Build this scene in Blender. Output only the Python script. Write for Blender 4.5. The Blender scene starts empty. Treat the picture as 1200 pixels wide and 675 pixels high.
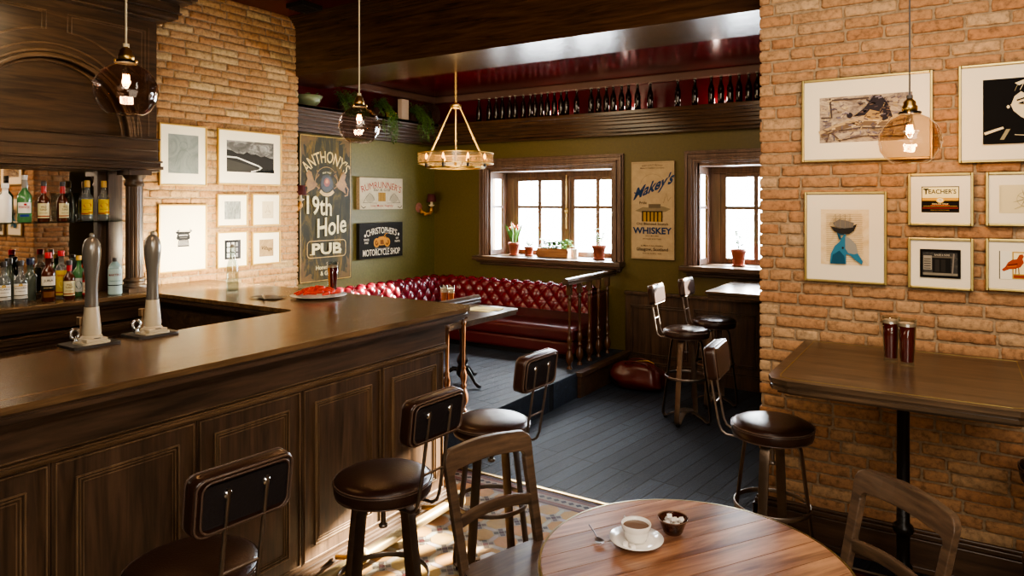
import bpy, math, random
from mathutils import Matrix, Vector
random.seed(7)
PI = math.pi
col = bpy.context.scene.collection
sc = bpy.context.scene

# ------------------------------------------------------------------ materials
def lin(c):
    if isinstance(c, str):
        c = c.lstrip('#'); c = tuple(int(c[i:i+2], 16)/255 for i in (0, 2, 4))
    return tuple((x/12.92 if x <= .04045 else ((x+.055)/1.055)**2.4) for x in c[:3])

class NT:
    def __init__(s, name):
        s.m = bpy.data.materials.new(name); s.m.use_nodes = True
        s.t = s.m.node_tree; s.t.nodes.clear()
        s.out = s.t.nodes.new('ShaderNodeOutputMaterial')
    def n(s, kind, **kw):
        nd = s.t.nodes.new('ShaderNode'+kind)
        for k, v in kw.items():
            if k in nd.inputs: nd.inputs[k].default_value = v
            else: setattr(nd, k, v)
        return nd
    def l(s, a, b): s.t.links.new(a, b)

def c4(c): return tuple(c)+(1,)

def ramp(N, fac, stops):
    r = N.n('ValToRGB'); cr = r.color_ramp
    while len(cr.elements) < len(stops): cr.elements.new(.5)
    for e, (p, c) in zip(cr.elements, stops): e.position = p; e.color = c4(c)
    N.l(fac, r.inputs['Fac']); return r

def pbr(name, c, rough=.5, metal=0, bump=0, bscale=30, var=0, coat=0, trans=0, emit=None, estr=0, stretch=(1,1,1), spec=.5, sheen=0):
    N = NT(name); p = N.n('BsdfPrincipled'); c = lin(c)
    p.inputs['Base Color'].default_value = c4(c); p.inputs['Roughness'].default_value = rough
    p.inputs['Metallic'].default_value = metal; p.inputs['Coat Weight'].default_value = coat
    p.inputs['Coat Roughness'].default_value = .12
    p.inputs['Specular IOR Level'].default_value = spec
    p.inputs['Sheen Weight'].default_value = sheen
    if emit: p.inputs['Emission Color'].default_value = c4(lin(emit)); p.inputs['Emission Strength'].default_value = estr
    if bump or var:
        tc = N.n('TexCoord'); mp = N.n('Mapping'); mp.inputs['Scale'].default_value = stretch
        N.l(tc.outputs['Object'], mp.inputs['Vector'])
        ns = N.n('TexNoise', Scale=bscale, Detail=5.0); N.l(mp.outputs[0], ns.inputs['Vector'])
        if bump:
            b = N.n('Bump', Strength=bump, Distance=.01); N.l(ns.outputs[0], b.inputs['Height']); N.l(b.outputs[0], p.inputs['Normal'])
        if var:
            r = ramp(N, ns.outputs[0], [(.3, [x*(1-var) for x in c]), (.7, [min(1, x*(1+var)) for x in c])])
            N.l(r.outputs[0], p.inputs['Base Color'])
    N.l(p.outputs[0], N.out.inputs[0]); return N.m

def wood(name, dark, light, axis='Y', rough=.35, scale=1.0, coat=0, isl=0, bump=.06, spec=.5):
    N = NT(name); p = N.n('BsdfPrincipled'); d, l_ = lin(dark), lin(light)
    tc = N.n('TexCoord'); mp = N.n('Mapping')
    s = [14*scale]*3; s['XYZ'.index(axis)] = 1.1*scale; mp.inputs['Scale'].default_value = s
    N.l(tc.outputs['Object'], mp.inputs['Vector'])
    vec = mp.outputs[0]
    g = N.n('NewGeometry')
    if isl:
        ad = N.n('VectorMath', operation='ADD'); sc_ = N.n('VectorMath', operation='SCALE'); sc_.inputs[0].default_value = (13, 7, 5)
        N.l(g.outputs['Random Per Island'], sc_.inputs['Scale']); N.l(vec, ad.inputs[0]); N.l(sc_.outputs[0], ad.inputs[1]); vec = ad.outputs[0]
    n1 = N.n('TexNoise', Scale=1.6, Detail=7.0, Roughness=.62, Distortion=.8); N.l(vec, n1.inputs['Vector'])
    n2 = N.n('TexNoise', Scale=5.0, Detail=4.0); N.l(vec, n2.inputs['Vector'])
    mx = N.n('Math', operation='MULTIPLY_ADD'); mx.inputs[1].default_value = .35
    N.l(n2.outputs[0], mx.inputs[0]); N.l(n1.outputs[0], mx.inputs[2])
    md = [(a+b)/2 for a, b in zip(d, l_)]
    r = ramp(N, mx.outputs[0], [(.48, d), (.68, md), (.86, l_)])
    outc = r.outputs[0]
    if isl:
        hs = N.n('HueSaturation'); N.l(outc, hs.inputs['Color'])
        mr = N.n('MapRange'); mr.inputs['To Min'].default_value = 1-isl; mr.inputs['To Max'].default_value = 1+isl
        N.l(g.outputs['Random Per Island'], mr.inputs['Value']); N.l(mr.outputs[0], hs.inputs['Value']); outc = hs.outputs[0]
    N.l(outc, p.inputs['Base Color']); p.inputs['Roughness'].default_value = rough
    p.inputs['Specular IOR Level'].default_value = spec
    p.inputs['Coat Weight'].default_value = coat; p.inputs['Coat Roughness'].default_value = .18
    b = N.n('Bump', Strength=bump, Distance=.01); N.l(n1.outputs[0], b.inputs['Height']); N.l(b.outputs[0], p.inputs['Normal'])
    N.l(p.outputs[0], N.out.inputs[0]); return N.m

def glass(name, tint, rough=.02, edge=.35, body=0.0, ior=1.45):
    N = NT(name); tr = N.n('BsdfTransparent'); tr.inputs[0].default_value = c4(lin(tint))
    gl = N.n('BsdfGlossy', Roughness=rough); gl.inputs[0].default_value = (1, 1, 1, 1)
    lw = N.n('LayerWeight', Blend=.5); pw = N.n('Math', operation='POWER'); pw.inputs[1].default_value = 3.2; N.l(lw.outputs['Facing'], pw.inputs[0])
    mt = N.n('Math', operation='MULTIPLY_ADD'); mt.inputs[1].default_value = .2+edge; mt.inputs[2].default_value = .035
    N.l(pw.outputs[0], mt.inputs[0]); mt.use_clamp = True
    mx = N.n('MixShader'); N.l(mt.outputs[0], mx.inputs[0]); N.l(tr.outputs[0], mx.inputs[1]); N.l(gl.outputs[0], mx.inputs[2])
    o = mx.outputs[0]
    if body:
        df = N.n('BsdfPrincipled'); df.inputs['Base Color'].default_value = c4(lin(tint)); df.inputs['Roughness'].default_value = .1
        m2 = N.n('MixShader'); m2.inputs[0].default_value = body; N.l(o, m2.inputs[1]); N.l(df.outputs[0], m2.inputs[2]); o = m2.outputs[0]
    N.l(o, N.out.inputs[0]); return N.m

def brickmat(name, base, warm, pale):
    N = NT(name); p = N.n('BsdfPrincipled'); g = N.n('NewGeometry'); tc = N.n('TexCoord')
    r = ramp(N, g.outputs['Random Per Island'], [(.0, lin(base)), (.35, lin(warm)), (.7, lin(base)), (1., lin(pale))])
    ns = N.n('TexNoise', Scale=34.0, Detail=8.0, Roughness=.7); N.l(tc.outputs['Object'], ns.inputs['Vector'])
    r2 = ramp(N, ns.outputs[0], [(.33, (.42,)*3), (.5, (.95,)*3), (.68, (1.3, 1.25, 1.15))])
    mx = N.n('MixRGB', blend_type='MULTIPLY'); mx.inputs[0].default_value = .85
    N.l(r.outputs[0], mx.inputs[1]); N.l(r2.outputs[0], mx.inputs[2]); N.l(mx.outputs[0], p.inputs['Base Color'])
    p.inputs['Roughness'].default_value = .85; p.inputs['Specular IOR Level'].default_value = .25
    n2 = N.n('TexNoise', Scale=60.0, Detail=8.0, Roughness=.75); N.l(tc.outputs['Object'], n2.inputs['Vector'])
    b = N.n('Bump', Strength=.7, Distance=.008); N.l(n2.outputs[0], b.inputs['Height']); N.l(b.outputs[0], p.inputs['Normal'])
    N.l(p.outputs[0], N.out.inputs[0]); return N.m

def vcol(name, rough=.6, grime=.0, gscale=14, coat=0):
    N = NT(name); p = N.n('BsdfPrincipled'); a = N.n('Attribute'); a.attribute_name = 'Col'
    o = a.outputs['Color']
    if grime:
        tc = N.n('TexCoord'); ns = N.n('TexNoise', Scale=gscale, Detail=8.0, Roughness=.7); N.l(tc.outputs['Object'], ns.inputs['Vector'])
        r = ramp(N, ns.outputs[0], [(.35, (1-grime,)*3), (.6, (1,)*3)])
        mx = N.n('MixRGB', blend_type='MULTIPLY'); mx.inputs[0].default_value = 1.
        N.l(o, mx.inputs[1]); N.l(r.outputs[0], mx.inputs[2]); o = mx.outputs[0]
    N.l(o, p.inputs['Base Color']); p.inputs['Roughness'].default_value = rough; p.inputs['Coat Weight'].default_value = coat; p.inputs['Specular IOR Level'].default_value = .2 if rough > .5 else .5
    N.l(p.outputs[0], N.out.inputs[0]); return N.m

def noise_art(name, stops, scale=8, stretch=(1, 1, 1), detail=8, dist=1.5):
    N = NT(name); p = N.n('BsdfPrincipled'); tc = N.n('TexCoord'); mp = N.n('Mapping'); mp.inputs['Scale'].default_value = stretch
    N.l(tc.outputs['Object'], mp.inputs['Vector'])
    ns = N.n('TexNoise', Scale=float(scale), Detail=float(detail), Roughness=.7, Distortion=dist); N.l(mp.outputs[0], ns.inputs['Vector'])
    r = ramp(N, ns.outputs[0], [(q, lin(c)) for q, c in stops]); N.l(r.outputs[0], p.inputs['Base Color'])
    p.inputs['Roughness'].default_value = .7; N.l(p.outputs[0], N.out.inputs[0]); return N.m

def plankmat():
    N = NT('plank_floor'); p = N.n('BsdfPrincipled'); tc = N.n('TexCoord'); mp = N.n('Mapping')
    mp.inputs['Rotation'].default_value = (0, 0, -math.radians(90-7.3))
    N.l(tc.outputs['Object'], mp.inputs['Vector'])
    bt = N.n('TexBrick', Scale=1.0); bt.inputs['Brick Width'].default_value = 1.35; bt.inputs['Row Height'].default_value = .105
    bt.inputs['Mortar Size'].default_value = .006; bt.inputs['Mortar Smooth'].default_value = .3; bt.offset = .37; bt.offset_frequency = 3
    bt.inputs['Color1'].default_value = (.013, .019, .033, 1); bt.inputs['Color2'].default_value = (.032, .045, .072, 1); bt.inputs['Mortar'].default_value = (.002, .002, .003, 1)
    N.l(mp.outputs[0], bt.inputs['Vector'])
    m2 = N.n('Mapping'); m2.inputs['Scale'].default_value = (3, 40, 10); N.l(mp.outputs[0], m2.inputs['Vector'])
    ns = N.n('TexNoise', Scale=2.5, Detail=8.0, Roughness=.75, Distortion=.4); N.l(m2.outputs[0], ns.inputs['Vector'])
    r = ramp(N, ns.outputs[0], [(.35, (.35,)*3), (.55, (1,)*3), (.72, (2.3, 2.3, 2.4)) ])
    mx = N.n('MixRGB', blend_type='MULTIPLY'); mx.inputs[0].default_value = .9
    N.l(bt.outputs[0], mx.inputs[1]); N.l(r.outputs[0], mx.inputs[2]); N.l(mx.outputs[0], p.inputs['Base Color'])
    rr = N.n('MapRange'); rr.inputs['To Min'].default_value = .38; rr.inputs['To Max'].default_value = .7; N.l(ns.outputs[0], rr.inputs['Value']); N.l(rr.outputs[0], p.inputs['Roughness'])
    sb = N.n('Math', operation='MULTIPLY_ADD'); sb.inputs[1].default_value = -1.5; N.l(bt.outputs['Fac'], sb.inputs[0]); N.l(ns.outputs[0], sb.inputs[2])
    b = N.n('Bump', Strength=.8, Distance=.01); N.l(sb.outputs[0], b.inputs['Height']); N.l(b.outputs[0], p.inputs['Normal'])
    N.l(p.outputs[0], N.out.inputs[0]); return N.m

M = {}
M['brick'] = brickmat('rustic_brick', '#a98460', '#a37753', '#b59876')
M['brick_left'] = brickmat('rustic_brick_left', '#a8845c', '#a0764e', '#b59a70')
M['mortar'] = pbr('mortar', '#8f7b62', .95, bump=.6, bscale=60, var=.25)
M['bar'] = wood('bar_wood', '#2c2117', '#574231', 'Z', .36)
M['barY'] = wood('bar_wood_long', '#2c2117', '#574231', 'Y', .34)
M['barX'] = wood('bar_wood_cross', '#2c2117', '#574231', 'X', .34)
M['topY'] = wood('counter_wood', '#43321f', '#7c6144', 'Y', .24, bump=.03)
M['topX'] = wood('counter_wood_cross', '#43321f', '#7c6144', 'X', .24, bump=.03)
M['beam'] = wood('beam_wood', '#2b1c10', '#4f3722', 'X', .22, bump=.12)
M['beamY'] = wood('beam_wood_long', '#2b1c10', '#46301d', 'Y', .42, bump=.05)
M['bead'] = wood('moulding_wood_highlight', '#4c3a28', '#7d644a', 'Z', .28)  # bar wood lightened: highlight lines on the beads put into the colour
M['beadY'] = wood('moulding_wood_long_highlight', '#45331f', '#715840', 'Y', .28)  # same lightening for long mouldings, their highlights coloured in
M['trim'] = wood('trim_wood', '#2e2118', '#56402e', 'X', .35)
M['trimZ'] = wood('trim_wood_upright', '#2e2118', '#56402e', 'Z', .35)
M['winwood'] = wood('window_wood', '#4a382e', '#73594a', 'Z', .35)
M['back'] = wood('backbar_wood', '#2b2016', '#56412d', 'Y', .3, bump=.08)
M['tabletop'] = wood('highly_grained_planks', '#54301f', '#b88a68', 'Y', .3, scale=.8, isl=.3, bump=.05, coat=.5)
M['walltable'] = wood('wall_table_wood', '#2f251b', '#5c4937', 'X', .28, bump=.03)
M['chairwood'] = wood('chair_wood', '#3a2e26', '#66513f', 'Z', .35, scale=1.3)
M['chairtop'] = wood('chair_wood_cross', '#3a2e26', '#66513f', 'Y', .35, scale=1.3)
M['baluster'] = wood('baluster_wood', '#2e1c10', '#5c3c24', 'Z', .22)
M['planks'] = plankmat()
M['green'] = pbr('green_wall_paint', '#5e5a2c', .55, bump=.15, bscale=40, var=.1)
M['green2'] = pbr('olive_wall_paint', '#544819', .5, bump=.12, bscale=40, var=.1)
M['redpaint'] = pbr('red_gloss_paint', '#4c0f14', .2, bump=.08, bscale=9, var=.12)
M['redceil'] = pbr('red_ceiling_paint', '#4a1312', .35, bump=.05, bscale=20, var=.1)
M['greytrim'] = pbr('grey_crown', '#6a5148', .4)
M['plain'] = pbr('rear_plaster', '#8a7355', .8)
M['leather'] = pbr('brown_leather', '#2f1c14', .28, bump=.12, bscale=160, var=.12)
M['leather_blk'] = pbr('black_leather_panel', '#17151a', .45, bump=.2, bscale=90)
M['piping'] = pbr('leather_piping', '#55443a', .3)
M['ox'] = pbr('oxblood_leather', '#5c0f1c', .24, bump=.08, bscale=120, var=.12)
M['ox2'] = pbr('red_leather_seat', '#450a0e', .35, bump=.08, bscale=120, var=.1)
M['bag'] = pbr('maroon_bag_leather', '#4a1512', .3, bump=.6, bscale=7, var=.2)
M['metal'] = pbr('dark_steel', '#8a8078', .38, metal=1, var=.12, bscale=20)
M['metal2'] = pbr('bronze_steel', '#75675a', .4, metal=1, var=.12, bscale=20)
M['iron'] = pbr('black_cast_iron', '#14110f', .35, metal=.5, bump=.3, bscale=60)
M['chrome'] = pbr('chrome', '#d8d8d8', .12, metal=1)
M['handle'] = pbr('grey_tap_handle', '#7d7a72', .22, metal=.35)
M['cream'] = pbr('cream_tap_ceramic', '#c9bda0', .3)
M['slate'] = pbr('slate_drip_mat', '#3a3631', .5, bump=.3, bscale=80)
M['brass'] = pbr('brass', '#b8995a', .3, metal=1, var=.1, bscale=20)
M['frame'] = pbr('gold_frame', '#a1905a', .35, metal=.85, var=.12, bscale=15)
M['frame_l'] = pbr('yellow_gold_frame', '#c09a50', .4, metal=.5, var=.1, bscale=15)
M['mount'] = pbr('cream_mount', '#e6dbc2', .8)
M['white'] = pbr('white_china', '#eeeae2', .12, coat=.4)
M['sugar'] = pbr('sugar', '#f5efe6', .7, bump=.4, bscale=300)
M['coffee'] = pbr('coffee_cream', '#6f5848', .25)
M['blackplastic'] = pbr('black_fitting', '#0d0b0a', .35)
M['cord'] = pbr('fabric_cord', '#cbbd98', .7)
M['cordgrey'] = pbr('grey_cord', '#4a4644', .7)
M['lampglass'] = glass('smoked_lamp_glass', '#dccbbf', .02, .5)
M['lampglass2'] = glass('amber_lamp_glass', '#e9dac8', .02, .5)
M['clear'] = glass('clear_glass', '#eef2f0', .02, .3)
M['clearblue'] = glass('pale_blue_glass', '#e6ebea', .02, .3)
M['smokeglass'] = glass('brown_bowl_glass', '#a07f72', .03, .45)
M['pane'] = glass('window_pane', '#fbfdff', .02, .06)
M['filament'] = pbr('filament', '#ffb060', .5, emit='#ffa850', estr=30)
M['candleglow'] = pbr('lamp_flame_bulb', '#ffd9a0', .5, emit='#ffc070', estr=8)
M['beer'] = pbr('dark_red_beer', '#64140a', .08, coat=.5)
M['amber'] = pbr('amber_light_in_beer', '#b86412', .1, coat=.5, emit='#c46a10', estr=.25)  # faintly glowing amber: reflected and refracted light painted onto the beer
M['foam'] = pbr('beer_foam', '#c9ae96', .8)
M['terracotta'] = pbr('terracotta', '#8c4c3a', .8, var=.12, bscale=20)
M['planter'] = wood('planter_wood', '#7a4a2c', '#a97850', 'X', .6)
M['soil'] = pbr('soil', '#1f150e', .95, bump=1, bscale=80)
M['leaf'] = pbr('green_leaf', '#4d7a33', .45, var=.3, bscale=25)
M['leaf2'] = pbr('dark_leaf', '#3f5e2c', .5, var=.35, bscale=25)
M['stem'] = pbr('stem', '#5d7a3a', .6)
M['greyleaf'] = pbr('grey_green_leaf', '#7b9470', .5, var=.3, bscale=25)
M['bottle_dark'] = glass('dark_bottle_glass', '#1c0c08', .05, .4, body=.75)
M['bgreen'] = glass('green_bottle_glass', '#5f9c62', .05, .35, body=.55)
M['bwhite'] = pbr('frosted_white_bottle', '#dcd6cc', .25)
M['bamber'] = glass('amber_spirit', '#8a3d12', .05, .35, body=.5)
M['bwhisky'] = glass('whisky', '#5a2710', .05, .35, body=.6)
M['bclear'] = glass('clear_spirit', '#cfd4d4', .03, .4, body=.12)
M['bblue'] = glass('pale_blue_bottle', '#a9c9cf', .04, .35, body=.5)
M['bgrey'] = glass('grey_green_bottle', '#8f9a8c', .04, .35, body=.3)
M['capred'] = pbr('red_cap', '#b01018', .35)
M['capdark'] = pbr('dark_cap', '#2a2624', .4)
M['capyellow'] = pbr('yellow_cap', '#cfa544', .4)
M['capwhite'] = pbr('white_cap', '#d9d7d2', .35)
M['capgrey'] = pbr('grey_cap', '#8b857c', .35)
M['capblue'] = pbr('navy_cap', '#161a3a', .35)
M['vc'] = vcol('printed_colours', .85)
M['vcg'] = vcol('aged_print', .5, .45, 10)
M['vcs'] = vcol('aged_paper_print', .7, .16, 14)
M['tiles'] = vcol('floor_tiles', .55, .28, 9)
M['shade'] = pbr('plum_lampshade', '#4a1a1e', .8)
M['gilt'] = pbr('gilt_sconce', '#a57a3c', .38, metal=.8, bump=.4, bscale=60)
M['rosette'] = pbr('dusky_rosette', '#8a5a52', .5, bump=.4, bscale=60)
M['shadeglass'] = glass('seeded_band_glass', '#eeddba', .15, .4, body=.1)
M['lobster'] = pbr('red_orange_food', '#d0341a', .4, var=.35, bscale=60)
M['copper'] = pbr('copper_tumbler', '#c1652c', .3, metal=.7)
M['paper'] = pbr('yellow_menu', '#d8c46c', .7)
M['napkin'] = pbr('grey_napkin', '#8d8471', .8)
M['mirror'] = pbr('mirror_glass', '#d8cfc4', .02, metal=1)
M['glassshelf'] = glass('glass_shelf', '#b9c4bc', .03, .4)
M['wicker'] = pbr('wicker', '#3b1f14', .7, bump=1, bscale=70)
M['bowlgreen'] = pbr('grey_green_bowl', '#6e7a5e', .5)
M['vent'] = pbr('vent_black', '#0c0b0a', .6)
M['pinkbox'] = pbr('pale_pink_paper', '#c9b6a8', .7)
M['rail'] = pbr('pale_brass_rail', '#a8946a', .35, metal=.5)
M['tapred'] = pbr('tap_brass_lever', '#a88a66', .35, metal=.6)

# ------------------------------------------------------------------ mesh builder
class MB:
    def __init__(s): s.v = []; s.f = []; s.mi = []; s.c = []; s.sm = []; s.M = Matrix()
    def add(s, vs, fs, mi=0, c=None, sm=False):
        o = len(s.v); s.v += [tuple(s.M @ Vector(q)) for q in vs]
        for f in fs: s.f.append(tuple(o+i for i in f)); s.mi.append(mi); s.c.append(c); s.sm.append(sm)
        return s
    def box(s, x0, x1, y0, y1, z0, z1, mi=0, c=None):
        v = [(x, y, z) for z in (z0, z1) for y in (y0, y1) for x in (x0, x1)]
        return s.add(v, [(0, 2, 3, 1), (4, 5, 7, 6), (0, 1, 5, 4), (2, 6, 7, 3), (0, 4, 6, 2), (1, 3, 7, 5)], mi, c)
    def lathe(s, prof, n=24, at=(0, 0, 0), mi=0, sm=True, cap=True, rot=None, c=None):
        old = s.M; s.M = old @ Matrix.Translation(at) @ (rot if rot else Matrix())
        v = []; f = []
        for r, z in prof:
            for k in range(n):
                a = 2*PI*k/n; v.append((r*math.cos(a), r*math.sin(a), z))
        for i in range(len(prof)-1):
            for k in range(n):
                a = i*n+k; b = i*n+(k+1) % n; f.append((a, b, b+n, a+n))
        s.add(v, f, mi, c, sm)
        if cap:
            if prof[0][0] > 1e-4: s.add(v[:n], [tuple(range(n))[::-1]], mi, c)
            if prof[-1][0] > 1e-4: s.add(v[-n:], [tuple(range(n))], mi, c)
        s.M = old; return s
    def sweep(s, pts, sec, closed=False, mi=0, sm=True, up=None, scales=None, c=None, cap=True):
        """sweep a 2-D section (list of (a,b)) along pts"""
        P = [Vector(p) for p in pts]; n = len(P); m = len(sec); v = []; f = []
        pn = None
        for i, p in enumerate(P):
            if closed: t = P[(i+1) % n]-P[i-1]
            else: t = P[min(i+1, n-1)]-P[max(i-1, 0)]
            t.normalize()
            if up is not None:
                nn = Vector(up); nn = nn-t*nn.dot(t)
                if nn.length < 1e-5: nn = Vector((1, 0, 0))-t*t.x
            elif pn is None:
                a = Vector((0, 0, 1)) if abs(t.z) < .9 else Vector((1, 0, 0)); nn = a-t*a.dot(t)
            else: nn = pn-t*pn.dot(t)
            nn.normalize(); pn = nn; bb = t.cross(nn)
            k = scales[i] if scales else 1
            for a, b in sec: v.append(tuple(p+nn*a*k+bb*b*k))
        rng = n if closed else n-1
        for i in range(rng):
            for j in range(m):
                a = i*m+j; b = i*m+(j+1) % m; a2 = ((i+1) % n)*m+j; b2 = ((i+1) % n)*m+(j+1) % m
                f.append((a, a2, b2, b))
        s.add(v, f, mi, c, sm)
        if not closed and cap: s.add(v[:m], [tuple(range(m))], mi, c); s.add(v[-m:], [tuple(range(m))[::-1]], mi, c)
        return s
    def tube(s, pts, r, n=8, closed=False, mi=0, scales=None, c=None):
        return s.sweep(pts, [(r*math.cos(2*PI*k/n), r*math.sin(2*PI*k/n)) for k in range(n)], closed, mi, True, None, scales, c)
    def prism(s, poly, z0, z1, mi=0, c=None, sm=False):
        n = len(poly); v = [(x, y, z0) for x, y in poly]+[(x, y, z1) for x, y in poly]
        s.add(v, [tuple(range(n))[::-1], tuple(range(n, 2*n))], mi, c)
        return s.add(v, [(i, (i+1) % n, (i+1) % n+n, i+n) for i in range(n)], mi, c, sm)
    def grid(s, fn, nu, nv, mi=0, sm=True, c=None):
        v = [fn(i/nu, j/nv) for j in range(nv+1) for i in range(nu+1)]
        f = [(j*(nu+1)+i, j*(nu+1)+i+1, (j+1)*(nu+1)+i+1, (j+1)*(nu+1)+i) for j in range(nv) for i in range(nu)]
        return s.add(v, f, mi, c, sm)
    def sphere(s, at, r, nu=16, nv=10, mi=0, sq=(1, 1, 1), c=None):
        prof = [(max(1e-5, r*math.sin(PI*i/nv)), -r*math.cos(PI*i/nv)) for i in range(nv+1)]
        old = s.M; s.M = old @ Matrix.Translation(at) @ Matrix.Diagonal((*sq, 1)); s.lathe(prof, nu, mi=mi, cap=False, c=c); s.M = old; return s
    def build(s, name, mats, parent=None, bevel=0, loc=None, seg=2, sub=0, recalc=True):
        me = bpy.data.meshes.new(name); me.from_pydata(s.v, [], s.f); 
        if not isinstance(mats, (list, tuple)): mats = [mats]
        for m in mats: me.materials.append(M[m] if isinstance(m, str) else m)
        me.polygons.foreach_set('material_index', s.mi); me.polygons.foreach_set('use_smooth', s.sm)
        if any(c is not None for c in s.c):
            at = me.attributes.new('Col', 'FLOAT_COLOR', 'CORNER'); buf = []
            for p, c in zip(me.polygons, s.c):
                c = c if c is not None else (1, 1, 1)
                buf += [c[0], c[1], c[2], 1.0]*p.loop_total
            at.data.foreach_set('color', buf)
        me.update()
        if recalc:
            import bmesh
            bm = bmesh.new(); bm.from_mesh(me); bmesh.ops.recalc_face_normals(bm, faces=bm.faces); bm.to_mesh(me); bm.free()
        o = bpy.data.objects.new(name, me); col.objects.link(o)
        if parent: o.parent = parent
        if loc: o.location = loc
        if bevel:
            b = o.modifiers.new('bevel', 'BEVEL'); b.width = bevel; b.segments = seg; b.limit_method = 'ANGLE'; b.angle_limit = .7; b.harden_normals = False
        if sub:
            b = o.modifiers.new('sub', 'SUBSURF'); b.levels = sub; b.render_levels = sub
        return o

def tag(o, label=None, cat=None, group=None, kind=None):
    if label: o['label'] = label
    if cat: o['category'] = cat
    if group: o['group'] = group
    if kind: o['kind'] = kind
    return o
def thing(name, label, cat, loc=(0, 0, 0), rz=0, group=None):
    o = bpy.data.objects.new(name, None); col.objects.link(o); o.location = loc; o.rotation_euler = (0, 0, rz); o.empty_display_size = .05
    return tag(o, label, cat, group)
def struct(o, label=None): 
    o['kind'] = 'structure'
    if label: o['label'] = label
    return o
def dup(root, loc, rz=None, label=None, group=None, scale=None):
    def cp(o, par):
        c = o.copy(); col.objects.link(c)
        if par: c.parent = par
        for ch in kids.get(o.name, []): cp(ch, c)
        return c
    kids = {}
    for o in bpy.data.objects:
        if o.parent: kids.setdefault(o.parent.name, []).append(o)
    r = cp(root, None); r.location = loc
    if rz is not None: r.rotation_euler = (0, 0, rz)
    if scale: r.scale = scale
    if label: r['label'] = label
    if group: r['group'] = group
    return r
def rot(axis, deg): return Matrix.Rotation(math.radians(deg), 4, axis)
def circ(r, n=16, c=(0, 0)): return [(c[0]+r*math.cos(2*PI*k/n), c[1]+r*math.sin(2*PI*k/n)) for k in range(n)]
def rrect(w, h, r, n=4, cx=0, cy=0):
    out = []
    for sx, sy, a0 in ((1, 1, 0), (-1, 1, 90), (-1, -1, 180), (1, -1, 270)):
        for k in range(n+1):
            a = math.radians(a0+90*k/n); out.append((cx+sx*(w/2-r)+r*math.cos(a), cy+sy*(h/2-r)+r*math.sin(a)))
    return out

# ---------------------------------------------------------------- text / flat artwork
_tc = {}
def textgeo(s, bold=0):
    if (s, bold) in _tc: return _tc[(s, bold)]
    cu = bpy.data.curves.new('t', 'FONT'); cu.body = s; cu.size = 1; cu.align_x = 'CENTER'; cu.offset = bold; cu.resolution_u = 3
    o = bpy.data.objects.new('t', cu); col.objects.link(o)
    dg = bpy.context.evaluated_depsgraph_get(); me = bpy.data.meshes.new_from_object(o.evaluated_get(dg))
    v = [tuple(q.co[:2]) for q in me.vertices]; f = [tuple(p.vertices) for p in me.polygons]
    bpy.data.objects.remove(o); bpy.data.curves.remove(cu); bpy.data.meshes.remove(me)
    _tc[(s, bold)] = (v, f); return v, f

class Art(MB):
    """flat artwork in the local XZ plane, facing local -Y"""
    def __init__(s, y=0): super().__init__(); s.y = y; s.k = 0
    def _p(s, u, v): return (u, s.y-.0004*s.k, v)
    def poly(s, pts, c, up=True):
        if up: s.k += 1
        s.add([s._p(*p) for p in pts], [tuple(range(len(pts)))], 0, lin(c)); return s
    def rect(s, u0, u1, v0, v1, c): return s.poly([(u0, v0), (u1, v0), (u1, v1), (u0, v1)], c)
    def ell(s, u, v, a, b, c, n=20): return s.poly([(u+a*math.cos(2*PI*k/n), v+b*math.sin(2*PI*k/n)) for k in range(n)], c)
    def stroke(s, pts, w, c, up=True):
        if up: s.k += 1
        P = [Vector(p) for p in pts]; n = len(P); cl = n > 2 and (P[0]-P[-1]).length < 1e-6
        if cl: P = P[:-1]; n -= 1
        v = []
        for i in range(n):
            a = P[i-1] if (i or cl) else P[0]; b = P[(i+1) % n] if (i < n-1 or cl) else P[i]
            d0 = (P[i]-a) if (P[i]-a).length > 1e-7 else (b-P[i]); d1 = (b-P[i]) if (b-P[i]).length > 1e-7 else d0
            d0.normalize(); d1.normalize(); nn = Vector((-d0.y-d1.y, d0.x+d1.x))
            if nn.length < .3: nn = Vector((-d1.y, d1.x))
            nn.normalize(); k = 1/max(.5, abs(nn.dot(Vector((-d1.y, d1.x)))))
            v += [s._p(P[i].x+nn.x*w/2*k, P[i].y+nn.y*w/2*k), s._p(P[i].x-nn.x*w/2*k, P[i].y-nn.y*w/2*k)]
        f = [(2*i, 2*i+1, 2*((i+1) % n)+1, 2*((i+1) % n)) for i in range(n if cl else n-1)]
        s.add(v, f, 0, lin(c)); return s
    def text(s, t, u, v, size, c, bold=0.01, width=None, bend=0, shear=0, rise=0, caps=None):
        """width: fit to this width; bend: arc height radius; rise: slope"""
        vs, fs = textgeo(t, bold); s.k += 1
        w = max(x for x, y in vs)-min(x for x, y in vs) if vs else 1
        cx = (max(x for x, y in vs)+min(x for x, y in vs))/2
        kx = (width/w) if width else size
        out = []
        for x, y in vs:
            x = (x-cx)*kx+shear*y*size; y = y*size
            if bend: a = x/bend; out.append(s._p(u+math.sin(a)*(bend+y), v+math.cos(a)*(bend+y)-bend))
            else: out.append(s._p(u+x, v+y+rise*x))
        s.add(out, fs, 0, lin(c)); return s
    def border(s, w, h, t, c, inset=0, u0=0, v0=0):
        x0, x1, y0, y1 = u0-w/2+inset, u0+w/2-inset, v0+inset, v0+h-inset
        return s.stroke([(x0, y0), (x1, y0), (x1, y1), (x0, y1), (x0, y0)], t, c)

# ================================================================== SETTING
YW = 6.85; YR = 3.95; XL = -5.15; XG = -5.52
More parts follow.
